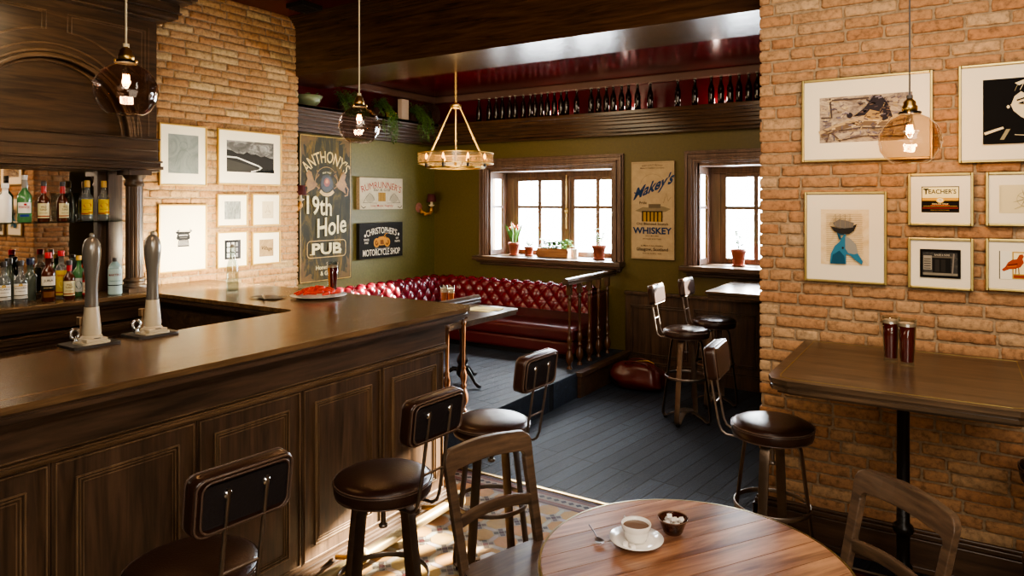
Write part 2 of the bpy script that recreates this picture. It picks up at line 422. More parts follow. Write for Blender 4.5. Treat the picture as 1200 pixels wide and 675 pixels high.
# ---- brick walls: one mesh per wall, real bricks standing off the mortar
def bricks(u0, u1, z0, z1, place, seed, off=0.0):
    R = random.Random(seed); mb = MB(); z = z0+.004; row = 0; pitch = .0625
    while z < z1:
        u = u0-(R.uniform(.02, .2)); first = True
        while u < u1:
            L = R.choice((.215, .225, .235, .21, .24, .22, .105)) if R.random() < .92 else R.uniform(.15, .19)
            a, b = max(u, u0), min(u+L, u1); u += L+.012
            if b-a < .03: continue
            h = .0505+R.uniform(-.003, .003); d = .011+R.uniform(-.003, .005); zz = z+R.uniform(-.002, .002); top = min(zz+h, z1)
            nx = max(4, int((b-a)/.025)); nz = 4; ph = R.uniform(0, 50); tl = R.uniform(-.003, .003)
            def fn(i, j, a=a, b=b, zz=zz, top=top, d=d, ph=ph, tl=tl):
                ei = min(i, 1-i); ej = min(j, 1-j)
                uu = a+(b-a)*i; vv = zz+(top-zz)*j
                uu += .0022*math.sin(ph+vv*260+3*i) ; vv += .0018*math.sin(ph*1.7+uu*70)+tl*(i-.5)
                dd = d+.0025*math.sin(ph+uu*95)*math.cos(ph*2+vv*130)
                if ei < 1e-6 and ej < 1e-6: uu += (.004 if i < .5 else -.004); vv += (.003 if j < .5 else -.003)
                if ei < 1e-6 or ej < 1e-6: dd -= .0035
                if nz == 4 and (abs(j-.25) < .01 or abs(j-.75) < .01): vv += (-.0075 if j < .5 else .0075)*(top-zz)/.05
                if ei > 1e-6 and abs(ei-1/nx) < 1e-6: uu += (-1 if i < .5 else 1)*(b-a)/nx*.7
                return place(uu, vv, dd)
            mb.grid(fn, nx, nz)
            # sides
            ring = [(i/nx, 0) for i in range(nx+1)]+[(1, j/nz) for j in range(1, nz+1)]+[(i/nx, 1) for i in range(nx-1, -1, -1)]+[(0, j/nz) for j in range(nz-1, 0, -1)]
            o = len(mb.v)
            top_v = [fn(*q) for q in ring]; bot_v = [place(a+(b-a)*q[0], zz+(top-zz)*q[1], -.002) for q in ring]
            n = len(ring); base = len(mb.v)-(nx+1)*(nz+1)
            idx = [base+int(round(q[1]*nz))*(nx+1)+int(round(q[0]*nx)) for q in ring]
            st = len(mb.v); mb.v += bot_v
            for k in range(n):
                k2 = (k+1) % n; mb.f.append((idx[k], idx[k2], st+k2, st+k)); mb.mi.append(0); mb.c.append(None); mb.sm.append(True)
        z += pitch; row += 1
    return mb
mb = MB(); mb.box(-.895, 1.6, YR+.008, 4.35, 0, 3.53, 1)
w = bricks(-.905, 1.6, .19, 3.5, lambda u, v, d: (u, YR+.01-d, v), 3)
w2 = bricks(YR+.01, 4.35, .0, 3.5, lambda u, v, d: (-.894-d, u, v), 4)
w.v += [];
def join(a, b):
    o = len(a.v); a.v += b.v; a.f += [tuple(i+o for i in f) for f in b.f]; a.mi += b.mi; a.c += b.c; a.sm += b.sm
join(w, w2); join(w, mb); struct(w.build('wall_right', ['brick', 'mortar']), 'rustic brick wall on the right hung with frames')
mb = MB(); mb.box(-5.6, XL-.004, .0, 4.37, 0, 3.5, 1)
w = bricks(2.5, 4.38, .9, 3.5, lambda u, v, d: (XL-.006+d, u, v), 5); w2 = bricks(XG, XL, .9, 3.5, lambda u, v, d: (u, 4.372+d, v), 6)
join(w, w2); join(w, mb); struct(w.build('wall_left', ['brick_left', 'mortar']), 'rustic brick wall beside the back bar')
# ---- alcove walls
W1 = (-4.69, -3.08); W2 = (-2.17, -.56); WZ = (1.17, 2.19)
mb = MB(); Y0, Y1 = YW, YW+.08
def seg(x0, x1, z0, z1, mi=0): mb.box(x0, x1, Y0, Y1, z0, z1, mi)
seg(XG-.2, W1[0], 0, 2.72); seg(W1[1], W2[0], 0, 2.72); seg(W2[1], 2.2, 0, 2.72)
for a, b in (W1, W2): seg(a, b, 0, WZ[0]); seg(a, b, WZ[1], 2.72)
seg(XG-.2, 2.2, 2.72, 3.2, 1)
struct(mb.build('wall_back', ['green2', 'redpaint']), 'olive green window wall with dark red band above the shelf')
mb = MB(); mb.box(XG-.2, XG, 4.37, YW, 0, 2.72); mb.box(XG-.2, XG, 4.37, YW, 2.72, 3.2, 1)
struct(mb.build('wall_alcove', ['green', 'redpaint']), 'green side wall of the seating alcove')
mb = MB(); mb.box(2.2, 2.3, 4.35, YW, 0, 3.2); struct(mb.build('wall_alcove_right', 'green2'))
mb = MB(); mb.box(1.6, 1.7, -2.6, 4.35, 0, 3.53); mb.box(1.7, 2.3, 4.3, 4.4, 0, 3.53); struct(mb.build('wall_side', 'plain'))
mb = MB(); mb.box(-5.6, 1.7, -2.7, -2.6, 0, 3.53); struct(mb.build('wall_rear', 'plain'))
mb = MB(); mb.box(-5.7, -5.6, -2.6, 0, 0, 3.53); struct(mb.build('wall_left_rear', 'plain'))
# ---- ceilings
mb = MB(); mb.box(-5.7, 1.7, -2.7, 4.3, 3.5, 3.6); struct(mb.build('ceiling', 'redceil'), 'dark red main ceiling')
mb = MB(); mb.box(-5.72, 2.3, 4.9, YW+.2, 3.11, 3.2); struct(mb.build('ceiling_alcove', 'redpaint'), 'glossy dark red alcove ceiling')
mb = MB(); mb.box(-5.6, 2.3, YW-.05, YW, 3.03, 3.11); mb.box(XG, XG+.05, 5.0, YW, 3.03, 3.11); struct(mb.build('trim_1', 'greytrim', bevel=.012), 'grey crown strip under the alcove ceiling')
# ---- big beam with stepped crown
mb = MB(); mb.box(-5.6, 2.3, 4.35, 4.99, 2.965, 3.5); struct(mb.build('trim_2', 'beam', bevel=.004), 'broad dark wooden ceiling beam')
mb = MB()
for k, (y, z) in enumerate(((.02, 3.405), (.035, 3.425), (.05, 3.445), (.075, 3.468), (.09, 3.485))): mb.box(-5.14, 1.6, 4.35-y, 4.36, z, 3.5)
struct(mb.build('trim_3', 'beam', bevel=.004), 'stepped crown moulding along the beam')
# ---- floors
mb = MB(); mb.box(-5.6, 2.3, 3.8, 7.3, -.05, 0.0); struct(mb.build('floor_planks', 'planks'), 'dark blue-black plank floor')
mb = MB(); mb.box(-5.6, -2.93, 3.52, YW, 0.001, .235); struct(mb.build('floor_platform', 'planks', bevel=.008), 'raised plank platform of the seating alcove')
mb = MB(); mb.box(-2.94, -2.895, 5.72, 6.83, 0.0, .2); mb.box(-2.945, -2.87, 5.7, 6.83, .2, .24); struct(mb.build('trim_4', 'trim', bevel=.004), 'reddish brown riser board of the platform')
mb = MB(); T = MB(); p = .153; x0, x1, y0, y1 = -2.9, 1.6, -.8, 3.6
wh, tan, mar, gry, blk, brn = [lin(c) for c in ('#a39c8c', '#a5804a', '#360f0e', '#4c453f', '#120a0b', '#471d13')]
T.box(-5.6, 1.6, -2.6, 3.8, -.05, -.001, c=lin('#8f8878'))
def plate(cx, cy, pts, c, g=.0012): 
    c = tuple(q*random.uniform(.88, 1.1) for q in c); T.add([(cx+a, cy+b, .0006) for a, b in pts], [tuple(range(len(pts)))], 0, c)
ny = int((y1-y0)/p); nx = int((x1-x0)/p)
for j in range(ny):
    for i in range(nx):
        cx, cy = -2.237+(i-4)*p, 2.86-.153*18+j*p
        if cy > 3.56 or cx < -2.86: continue
        s = .0135
        D = lambda u, v: ((u-v)*.7071, (u+v)*.7071)
        sq = lambda du, dv, h: [D(du-h, dv-h), D(du+h, dv-h), D(du+h, dv+h), D(du-h, dv+h)]
        plate(cx, cy, sq(0, 0, s), mar)
        for du, dv in ((1, 0), (-1, 0), (0, 1), (0, -1)): plate(cx, cy, sq(du*.0295, dv*.0295, .0125), gry)
        ap = .0605; e = ap*math.tan(PI/8)
        octo = [(ap*math.cos(PI/8+k*PI/4)/math.cos(PI/8), ap*math.sin(PI/8+k*PI/4)/math.cos(PI/8)) for k in range(8)]
        if cy+p/2 < 3.6: plate(cx+p/2, cy+p/2, octo, tan)
        hexa = [(-.012, -.034), (.012, -.034), (.0125, 0), (.012, .034), (-.012, .034), (-.0125, 0)]
        h2 = [(-.045, 0), (-.026, -.0125), (.026, -.0125), (.045, 0), (.026, .0125), (-.026, .0125)]
        plate(cx+p/2, cy, h2, wh); plate(cx, cy+p/2, [(b, a) for a, b in h2], wh)
for a, b, c in ((3.605, 3.628, brn), (3.63, 3.655, lin('#6b3a2a')), (3.657, 3.715, lin('#8a7a6a')), (3.717, 3.74, lin('#6b3a2a')), (3.742, 3.775, mar)):
    T.add([(-2.9, a, .0008), (1.6, a, .0008), (1.6, b, .0008), (-2.9, b, .0008)], [(0, 1, 2, 3)], 0, c)
for k in range(90):
    x = -2.88+k*.05; T.add([(x-.022, 3.686, .0012), (x, 3.667, .0012), (x+.022, 3.686, .0012), (x, 3.705, .0012)], [(0, 1, 2, 3)], 0, blk)
struct(T.build('floor', 'tiles', recalc=False), 'patterned tile floor of cream octagons and maroon squares')
mb = MB(); mb.box(-2.9, -.9, 3.777, 3.80, -.002, .006); struct(mb.build('trim_5', 'brass'), 'metal threshold strip between tiles and planks')
# ---- skirting right wall
mb = MB(); mb.box(-.93, 1.6, YR-.035, YR+.004, 0, .16); mb.box(-.925, 1.6, YR-.028, YR+.004, .16, .185); mb.box(-.92, 1.6, YR-.016, YR+.004, .185, .2); mb.box(-.935, 1.6, YR-.045, YR, 0, .03)
mb.box(-.935, -.9, YR-.035, 4.35, 0, .16)
struct(mb.build('baseboard_right', 'trim', bevel=.004), 'dark stepped skirting board under the brick wall')
# ---- wainscot under windows
mb = MB(); yw = YW
mb.box(-2.93, 2.2, yw-.03, yw, 0, .86)
mb.box(-2.93, 2.2, yw-.06, yw, .84, .87); mb.box(-2.93, 2.2, yw-.05, yw, .0, .13); mb.box(-2.93, 2.2, yw-.042, yw, .13, .15)
x = -2.88
while x < 2:
    a, b = x, x+.62
    for (t, o) in ((.0, .038), (.02, .044)):
        for q in ((a+t, b-t, .72-t, .735-t), (a+t, b-t, .2+t, .215+t)): mb.box(q[0], q[1], yw-o, yw, q[2], q[3])
        mb.box(a+t, a+t+.015, yw-o, yw, .2+t, .735-t); mb.box(b-t-.015, b-t, yw-o, yw, .2+t, .735-t)
    x += .68
struct(mb.build('trim_6', 'trimZ', bevel=.003), 'dark panelled wainscot under the windows')

# ---- windows
def window(nm, a, b, label, lab2):
    t = thing(nm, label, None, ((a+b)/2, YW, WZ[0])); t['kind'] = 'structure'
    hw = (b-a)/2; H = WZ[1]-WZ[0]
    m = MB()                                    # casing: nested steps
    for o, i_, d in ((.125, .108, .03), (.108, .09, .058), (.09, .056, .04), (.056, .04, .062), (.04, .014, .045), (.014, 0, .03)):
        m.box(-hw-o, -hw-i_, -d, .002, -.01, H+i_); m.box(hw+i_, hw+o, -d, .002, -.01, H+i_); m.box(-hw-o, hw+o, -d, .002, H+i_, H+o)
    m.build('casing', 'winwood', t, bevel=.003)
    m = MB(); m.box(-hw-.14, hw+.14, -.16, .0, -.05, -.0); m.box(-hw, hw, -.0, .42, -.05, -.0); m.box(-hw-.12, hw+.12, -.1, 0, -.075, -.05); m.box(-hw-.1, hw+.1, -.05, 0, -.11, -.075)
    m.build('sill', 'trim', t, bevel=.008)
    m = MB(); m.box(-hw, hw, .0, .42, H-.03, H); m.box(-hw-.05, hw+.05, .08, .5, H, H+.04); m.box(-hw-.05, hw+.05, .08, .5, -.12, -.05); m.box(-hw, hw, .36, .42, H-.09, H)
    for s in (-1, 1):                           # bay side lights
        x = s*(hw-.02)
        X = sorted((x, x+s*.02))
        m.box(X[0]-.005, X[1]+.005, 0, .05, 0, H); m.box(X[0]-.005, X[1]+.005, .27, .42, 0, H); m.box(X[0], X[1], .0, .4, 0, .06); m.box(X[0], X[1], .0, .4, H-.11, H)
        m.box(X[0], X[1], 0, .4, .56, .59)
    m.box(-hw, -.675, .36, .42, 0, H-.09); m.box(.795, hw, .36, .42, 0, H-.09)
    m.build('frame', 'winwood', t, bevel=.003)
    sw = hw-.05-.035
    for k, cx in enumerate((-.325, .443)):
        hw2 = .355; m = MB(); y0_, y1_ = .37, .41
        m.box(cx-hw2, cx-hw2+.06, y0_, y1_, 0, .93); m.box(cx+hw2-.06, cx+hw2, y0_, y1_, 0, .93)
        m.box(cx-hw2+.06, cx+hw2-.06, y0_+.001, y1_-.001, 0, .055); m.box(cx-hw2+.06, cx+hw2-.06, y0_+.001, y1_-.001, .885, .93)
        m.box(cx-.022, cx+.022, y0_+.005, y1_-.005, .055, .885)
        for q0, q1 in ((cx-hw2+.06, cx-.022), (cx+.022, cx+hw2-.06)): m.box(q0, q1, y0_+.008, y1_-.008, .555, .59)
        sh = m.build('sash', 'winwood', t, bevel=.004)
        m = MB()
        for q0, q1 in ((cx-hw2+.06, cx-.022), (cx+.022, cx+hw2-.06)):
            for z0_, z1_ in ((.055, .555), (.59, .885)): m.add([(q0, .392, z0_), (q1, .392, z0_), (q1, .392, z1_), (q0, .392, z1_)], [(0, 1, 2, 3)])
        m.build('pane', 'pane', sh)
    m = MB(); m.box(.025, .092, .355, .42, 0, H-.09)
    m.build('mullion', 'winwood', t, bevel=.004)
    m = MB(); m.tube([(.058, .335, .32), (.058, .335, .95)], .006); m.box(.046, .07, .325, .355, .5, .56); m.sphere((.058, .33, .53), .016)
    m.build('latch_rod', 'brass', t)
    return t
window('window_1', W1[0], W1[1], 'wide bay window behind the booth with pots on its sill', '')
window('window_2', W2[0], W2[1], 'bay window at the far right, half hidden by the brick wall', '')

mb = MB()
for a, b in (W1, W2):
    for x in (a-.16, b+.16): mb.box(x-.05, x+.05, YW+.2, YW+.3, 1.0, 2.4)
struct(mb.build('trim_7', 'mortar'), 'outer masonry edges beside the windows')

# ---- display shelf that runs round the alcove
t = thing('display_shelf', 'dark wooden cornice shelf running round the alcove above the signs', 'shelf', (-5.3, 6.6, 2.53))
m = MB(); m.M = Matrix.Translation((5.3, -6.6, -2.53))
for d, z0, z1 in ((.10, 2.50, 2.72), (.16, 2.53, 2.72), (.2, 2.56, 2.72), (.235, 2.60, 2.72), (.27, 2.635, 2.72), (.30, 2.66, 2.72), (.35, 2.685, 2.725)):
    m.box(-5.50, 2.2, YW-d, YW-.001, z0, z1)
m.build('shelf_moulding', 'beam', t, bevel=.005)
m = MB(); m.M = Matrix.Translation((5.3, -6.6, -2.53))
for d, z0, z1 in ((.10, 2.50, 2.72), (.16, 2.53, 2.72), (.2, 2.56, 2.72), (.235, 2.60, 2.72), (.27, 2.635, 2.72), (.30, 2.66, 2.72), (.35, 2.685, 2.724)): m.box(XG+.001, XG+d, 4.38, YW-.36, z0, z1)
m.box(XG+.001, XG+.35, 4.38, YW-.001, 2.69, 2.7235)
for d, z0, z1 in ((.10, 2.50, 2.69), (.16, 2.53, 2.69), (.2, 2.56, 2.69), (.235, 2.60, 2.69), (.27, 2.635, 2.69), (.30, 2.66, 2.69)): m.box(XG+.001, XG+d, YW-.36, YW-d*.99, z0, z1)
m.build('shelf_moulding', 'beamY', t, bevel=.005)

# ---- ceiling vent
mb = MB(); mb.box(-4.83, -4.62, 3.98, 4.2, 3.46, 3.5); 
for k in range(6): mb.box(-4.82, -4.63, 4.0+k*.03, 4.015+k*.03, 3.452, 3.462)
tag(mb.build('ceiling_vent', 'vent', bevel=.004), 'small black square vent on the red ceiling beside the beam', 'vent')
# ================================================================== BAR
TZ = 1.17
def worktop(o):
    a = []
    a += [(-2.46-o, -1.4)]
    for k in range(6):
        q = PI/2*k/5; a.append((-2.56-o+.1*math.cos(q), 3.36-o+.1*math.sin(q)))
    a += [(-5.14, 3.46-o), (-5.14, 2.74+o), (-3.3, 2.74+o)]
    for k in range(1, 5):
        q = PI/2*k/4; a.append((-3.3+.06*math.sin(q)+o*k/4, 2.68+.06*math.cos(q)+o*(1-k/4)))
    a += [(-3.24+o, 2.6), (-3.22+o, -1.4)]
    return a
t = thing('bar_worktop', 'long dark polished L-shaped bar top with a moulded edge', 'counter', (-2.8, 1, TZ))
m = MB(); m.M = Matrix.Translation((2.8, -1, -TZ))
m.prism(worktop(0), 1.145, 1.17); m.build('slab', 'topY', t, bevel=.006, seg=3)
m = MB(); m.M = Matrix.Translation((2.8, -1, -TZ))
for o, z0, z1 in ((.012, 1.132, 1.1449), (.002, 1.115, 1.132), (.022, 1.1, 1.115), (.045, 1.083, 1.1)): m.prism(worktop(o), z0, z1)
m.build('edge_moulding', 'barY', t, bevel=.004)

XB = -2.54
t = thing('bar_counter', 'dark wood panelled bar front with square raised panels and a foot rail', 'bar', (XB, 1.2, 0))
def LM(o): m = MB(); m.M = Matrix.Translation(-Vector(o)); return m
O = (XB, 1.2, 0)
m = LM(O); m.box(XB-.1, XB-.012, -1.3, 3.24, .0, 1.083); m.box(-5.1, XB-.02, 3.0, 3.245, 0, 1.083); m.box(-5.12, -3.3, 2.83, 3.0, .0, 1.083)
m.box(XB-.02, XB+.004, -1.3, 3.247, .965, 1.083)
m.build('carcass', 'barY', t)
m = LM(O)
for z0, z1, d in ((.935, .945, .012), (.945, .955, .022), (.955, .962, .014), (.968, .973, .008)): m.box(XB-.01, XB+d, -1.3, 3.249, z0, z1)
m.build('dado_moulding', 'beadY', t, bevel=.002)
m = LM(O)
for z0, z1, d in ((0, .03, .05), (.03, .075, .036), (.075, .085, .045), (.085, .1, .03), (.1, .112, .018)): m.box(XB-.01, XB+d, -1.3, 3.252+d, z0, z1)
m.build('skirting', 'barY', t, bevel=.003)
def ring(m, X, y0, y1, z0, z1, w, d, mi=1):
    m.box(X, X+d, y0, y1, z0, z0+w, mi); m.box(X, X+d, y0, y1, z1-w, z1, mi); m.box(X, X+d, y0, y0+w, z0+w, z1-w, mi); m.box(X, X+d, y1-w, y1, z0+w, z1-w, mi)
for k in range(-4, 4):
    a = 1.129+.5275*k; b = a+.5275
    m = LM(O); m.box(XB-.012, XB, a+.001, b-.001, .118, .934)
    ring(m, XB, a+.012, b-.012, .128, .925, .005, .006); ring(m, XB, a+.075, b-.075, .19, .862, .007, .009); ring(m, XB, a+.088, b-.088, .203, .849, .005, .006); ring(m, XB, a+.1, b-.1, .215, .837, .004, .004)
    m.build('front_panel', ['bar', 'bead'], t, bevel=.0015, seg=1)
m = LM(O); m.tube([(-2.33, -1.2, .15), (-2.33, 3.06, .15)], .026, 14); m.lathe([(.026, 0), (.04, .02), (.048, .05), (.044, .06), (1e-4, .062)], 16, (-2.33, 3.05, .15), rot=rot('X', -90))
for y in (-.6, .9, 2.36): m.lathe([(.026, -.02), (.034, -.016), (.034, .016), (.026, .02)], 14, (-2.33, y, .15), rot=rot('X', 90))
fr = m.build('foot_rail', 'rail', t)
for y in (-.6, .9, 2.36, 3.0):
    m = LM(O); m.tube([(-2.33, y, .176), (-2.33, y, .15), (-2.42, y, .12), (-2.5, y, .1)], .013, 8); m.build('bracket', 'brass', fr)

# ---- back bar
O = (-5.1, 1.4, 0)
t = thing('back_counter', 'dark moulded back counter behind the bar that carries the lower bottles', 'counter', O)
m = LM(O); m.box(-5.14, -4.72, -.4, 2.735, 1.14, 1.17); m.build('worktop', 'topY', t, bevel=.006)
m = LM(O)
for x, z0, z1 in ((-4.735, 1.115, 1.14), (-4.76, 1.09, 1.115), (-4.79, 1.0, 1.09), (-4.765, .97, .985), (-4.75, .94, .97), (-4.79, 0, .94), (-4.77, .915, .94)): m.box(-5.13, x, -.4, 2.83, z0, z1)
m.build('carcass', 'barY', t, bevel=.003)
for k in range(6):
    a = -.35+k*.53; m = LM(O); m.box(-4.79, -4.775, a+.01, a+.52, .12, .9); ring(m, -4.775, a+.03, a+.5, .15, .88, .012, .006); ring(m, -4.775, a+.07, a+.46, .19, .84, .008, .004)
    m.build('door', ['bar', 'bead'], t, bevel=.002)
O = (-5.1, 2.2, 1.17)
t = thing('back_bar_cabinet', 'tall dark wooden back bar with an arched panel over a mirror', 'cabinet', O)
m = LM(O); XF = -4.92; yc = 2.2; zc = 2.25; r = .5; N_ = 28
arch = [(yc-r*math.cos(PI*k/N_), zc+r*math.sin(PI*k/N_)) for k in range(N_+1)]
ZT = 3.12; Ya, Yb = 1.52, 2.89
for k in range(N_):
    (a, za), (b, zb) = arch[k], arch[k+1]
    m.add([(XF, a, za), (XF, b, zb), (XF, b, ZT), (XF, a, ZT)], [(0, 1, 2, 3)]); m.add([(XF, a, za), (XF, b, zb), (XF-.07, b, zb), (XF-.07, a, za)], [(0, 1, 2, 3)], sm=True)
m.add([(XF, Ya, 2.05), (XF, yc-r, 2.05), (XF, yc-r, ZT), (XF, Ya, ZT)], [(0, 1, 2, 3)]); m.add([(XF, yc+r, 2.05), (XF, Yb, 2.05), (XF, Yb, ZT), (XF, yc+r, ZT)], [(0, 1, 2, 3)])
m.box(-5.14, XF-.07, Ya, Yb, 2.03, ZT); m.box(-5.14, XF, Yb-.001, Yb, 2.03, ZT); m.box(-5.14, XF-.001, Yb-.02, Yb, 2.03, ZT)
m.box(-5.14, XF, -.4, Ya, 2.03, ZT)
m.build('upper_panel', 'back', t)
m = LM(O)
def archpath(R, x): return [(x, yc-R*math.cos(PI*k/32), zc+R*math.sin(PI*k/32)) for k in range(33)]
sq = [(-.008, -.012), (.008, -.012), (.008, .012), (-.008, .012)]
for R, w_ in ((.5, 1.2), (.53, .7), (.575, .5)): m.sweep(archpath(R, XF+.004), [(a*w_, b*w_) for a, b in rrect(.02, .024, .006)], up=(1, 0, 0), sm=True)
m.sweep(archpath(.475, XF-.06), rrect(.02, .02, .006), up=(1, 0, 0))
def bead(pts, w=.008, closed=True): m.sweep([(XF+.001, y, z) for y, z in pts], rrect(w, w, w*.3, 2), closed=closed, up=(1, 0, 0), sm=False)
R_ = [(2.285, 3.034), (2.285, 2.916), (2.36, 2.905), (2.45, 2.878), (2.55, 2.83), (2.652, 2.77), (2.74, 2.715), (2.804, 2.66), (2.804, 3.034)]
def inset(P, k): cy = sum(p[0] for p in P)/len(P); cz = sum(p[1] for p in P)/len(P)+.04; return [(cy+(y-cy)*k, cz+(z-cz)*k) for y, z in P]
for k in (1, .9):
    Q = inset(R_, k); bead(Q); bead([(2*2.2215-y, z) for y, z in Q])
bead([(2.83, 2.28), (2.83, 3.06)], .006, False); bead([(2.75, 2.28), (2.75, 2.5)], .012, False)
m.build('arch_moulding', 'beadY', t)
m = LM(O)
for z0, z1, d in ((2.02, 2.035, .025), (2.035, 2.06, .05), (2.06, 2.085, .03), (2.085, 2.1, .045), (2.17, 2.18, .02), (2.25, 2.262, .03)): m.box(-5.14, XF+d, -.4, Yb+d*.5, z0, z1)
m.box(-5.14, XF+.012, -.4, Yb+.004, 2.1, 2.25)
m.build('lintel_moulding', 'back', t, bevel=.003)
m = LM(O)
for z0, z1, d in ((3.11, 3.125, .08), (3.125, 3.16, .16), (3.16, 3.17, .19), (3.17, 3.23, .17), (3.23, 3.25, .26), (3.25, 3.3, .3), (3.3, 3.5, .24)): m.box(-5.14, XF+d, -.4, Yb+d*.45, z0, z1)
m.build('cornice', 'back', t, bevel=.006)
m = LM(O); m.box(-5.13, -5.115, .2, 2.56, 1.19, 2.02); m.build('mirror', 'mirror', t)
m = LM(O); m.box(-5.14, -5.09, 2.56, 2.62, 1.171, 2.03); m.box(-5.14, -5.06, 2.62, 2.72, 1.171, 2.03); m.box(-5.14, -5.09, .2, 2.56, 1.171, 1.195); m.build('mirror_frame', 'bar', t, bevel=.003)
for y in (2.716, 1.45):
    m = LM((-5.1+5.1-5.1, 2.2, 1.17)); c = (-4.9, y, 1.17)
    m.box(c[0]-.085, c[0]+.085, y-.085, y+.085, 1.171, 1.2)
    pr = [(.082, .03), (.084, .045), (.07, .055), (.066, .065), (.074, .075), (.07, .088), (.058, .1)]
    m.lathe(pr, 28, (c[0], y, 1.17), cap=False)
    n = 48; v = []; f = []
    for z in (.1, .74):
        for k in range(n): rr = .057-(.004 if k % 4 in (0,) else 0)-(.002 if z > .5 else 0); v.append((c[0]+rr*math.cos(2*PI*k/n), y+rr*math.sin(2*PI*k/n), 1.17+z))
    m.add(v, [(k, (k+1) % n, n+(k+1) % n, n+k) for k in range(n)])
    m.lathe([(.055, .74), (.064, .75), (.064, .762), (.058, .77), (.056, .79), (.07, .81), (.075, .82)], 28, (c[0], y, 1.17), cap=False); m.box(c[0]-.08, c[0]+.08, y-.08, y+.08, 1.99, 2.022)
    m.build('column', 'bar', t, bevel=.0)
m = LM(O); m.box(-5.1, -4.93, .3, 2.72, 1.664, 1.672); m.build('glass_shelf', 'glassshelf', t)

# ================================================================== STOOLS
def make_stool(label):
    t = thing('bar_stool', label, 'stool', group=None)
    m = MB(); R = .185
    m.lathe([(1e-4, .778), (.06, .777), (.12, .773), (.16, .765), (.178, .755), (R, .742), (R, .712), (.18, .7), (.165, .693), (1e-4, .692)], 44, cap=False)
    seat = m.build('seat', 'leather', t)
    m = MB(); m.tube([(.186*math.cos(2*PI*k/48), .186*math.sin(2*PI*k/48), .748) for k in range(48)], .0035, 6, True)
    m.tube([(.187*math.cos(2*PI*k/48), .187*math.sin(2*PI*k/48), .740) for k in range(48)], .0022, 6, True)
    m.tube([(.178*math.cos(2*PI*k/48), .178*math.sin(2*PI*k/48), .698) for k in range(48)], .003, 6, True)
    m.build('piping', 'piping', seat)
    # backrest pad
    m = MB(); tl = Matrix.Translation((-.262, 0, 1.03)) @ rot('Y', -7)
    m.M = tl; sec = rrect(.288, .156, .028, 5); n = len(sec)
    v = []; f = []
    prof = ((-.022, .93), (-.024, .975), (-.018, 1.0), (.012, 1.0), (.024, .97), (.03, .9))
    bw = lambda y: .03*(y/.17)**2
    for x, k in prof:
        for a, b in sec:
            kk = k; aa = a-(1-kk)*(.175 if a > 0 else -.175)*1.0*.4; bb = b-(1-kk)*(.1 if b > 0 else -.1)
            v.append((x+bw(aa)*.4, aa, bb))
    for i in range(len(prof)-1):
        for k in range(n): f.append((i*n+k, i*n+(k+1) % n, (i+1)*n+(k+1) % n, (i+1)*n+k))
    m.add(v, f, 0, None, True); m.add(v[-n:], [tuple(range(n))], 0); m.add(v[:n], [tuple(range(n))], 0)
    back = m.build('backrest', 'leather', t)
    m = MB(); m.M = tl; s2 = rrect(.244, .112, .016, 4); m.sweep([(-.027, a, b) for a, b in [(-.0, 0)]]*1+[(-.0262, 0, 0)], s2, up=(0, 1, 0)) if False else None
    m.add([(-.0275+bw(a)*.4, a, b) for a, b in s2]+[(-.02+bw(a)*.4, a, b) for a, b in s2], [tuple(range(len(s2)))]+[(k, (k+1) % len(s2), len(s2)+(k+1) % len(s2), len(s2)+k) for k in range(len(s2))])
    m.build('rear_panel', 'leather_blk', back)
    m = MB(); m.M = tl
    for x, kk, rr in ((-.0245, .955, .0035), (-.029, .87, .003), (.022, .985, .003)):
        s3 = rrect(.288*kk, .156*kk, .027, 5); m.tube([(x+bw(a)*.4, a, b) for a, b in s3], rr, 6, True)
    m.build('piping', 'piping', back)
    # rods
    m = MB()
    for s in (-1, 1):
        y = s*.056
        m.tube([(-.05, y, .685), (-.15, y, .684), (-.2, y, .686), (-.222, y, .70), (-.235, y, .73), (-.262, y, .88), (-.292, y, 1.065)], .0062, 8)
    m.tube([(-.254, -.056, .83), (-.254, .056, .83)], .0045, 8)
    m.build('back_rods', 'metal', t)
    for s in (-1, 1):
        m = MB(); m.M = Matrix.Translation((-.288, s*.056, 1.05)) @ rot('Y', 83); m.lathe([(1e-4, -.006), (.011, -.004), (.013, .004), (.008, .012), (.006, .02)], 12, cap=False); m.build('knob', 'chrome', back)
    m = MB(); m.box(-.14, .14, -.03, .03, .682, .692); m.box(-.03, .03, -.14, .14, .6825, .6915); m.lathe([(.05, .67), (.05, .69)], 20); m.build('seat_plate', 'blackplastic', t)
    m = MB(); pr = []
    for k in range(40): pr += [(.0085 if k % 2 else .0105, .57+k*.0028)]
    m.lathe(pr, 12); m.lathe([(.013, .56), (.017, .562), (.017, .572), (.013, .574)], 14); m.build('screw', 'metal', t)
    for k in range(4):
        m = MB(); m.M = rot('Z', 90*k)
        path = [(.03, 0, .676), (.09, 0, .676), (.115, 0, .67), (.128, 0, .65), (.135, 0, .6), (.16, 0, .4), (.188, 0, .18), (.204, 0, .055), (.2, 0, .03), (.185, 0, .018), (.165, 0, .022), (.14, 0, .045), (.11, 0, .055), (.085, 0, .07), (.05, 0, .082), (.03, 0, .083)]
        m.sweep(path, [(-.0035, -.022), (.0035, -.022), (.0035, .022), (-.0035, .022)], up=(0, 0, 1) if False else None)
        lg = m.build('leg', 'metal2', t, bevel=.001)
        m = MB(); m.M = rot('Z', 90*k); m.lathe([(.014, 0), (.016, .004), (.014, .018)], 12, (.185, 0, 0)); m.build('rubber_foot', 'blackplastic', lg)
    m = MB(); m.sweep([(.172*math.cos(2*PI*k/40), .172*math.sin(2*PI*k/40), .37) for k in range(40)], rrect(.022, .007, .003, 2), closed=True, up=(0, 0, 1)); m.build('foot_ring', 'metal', t)
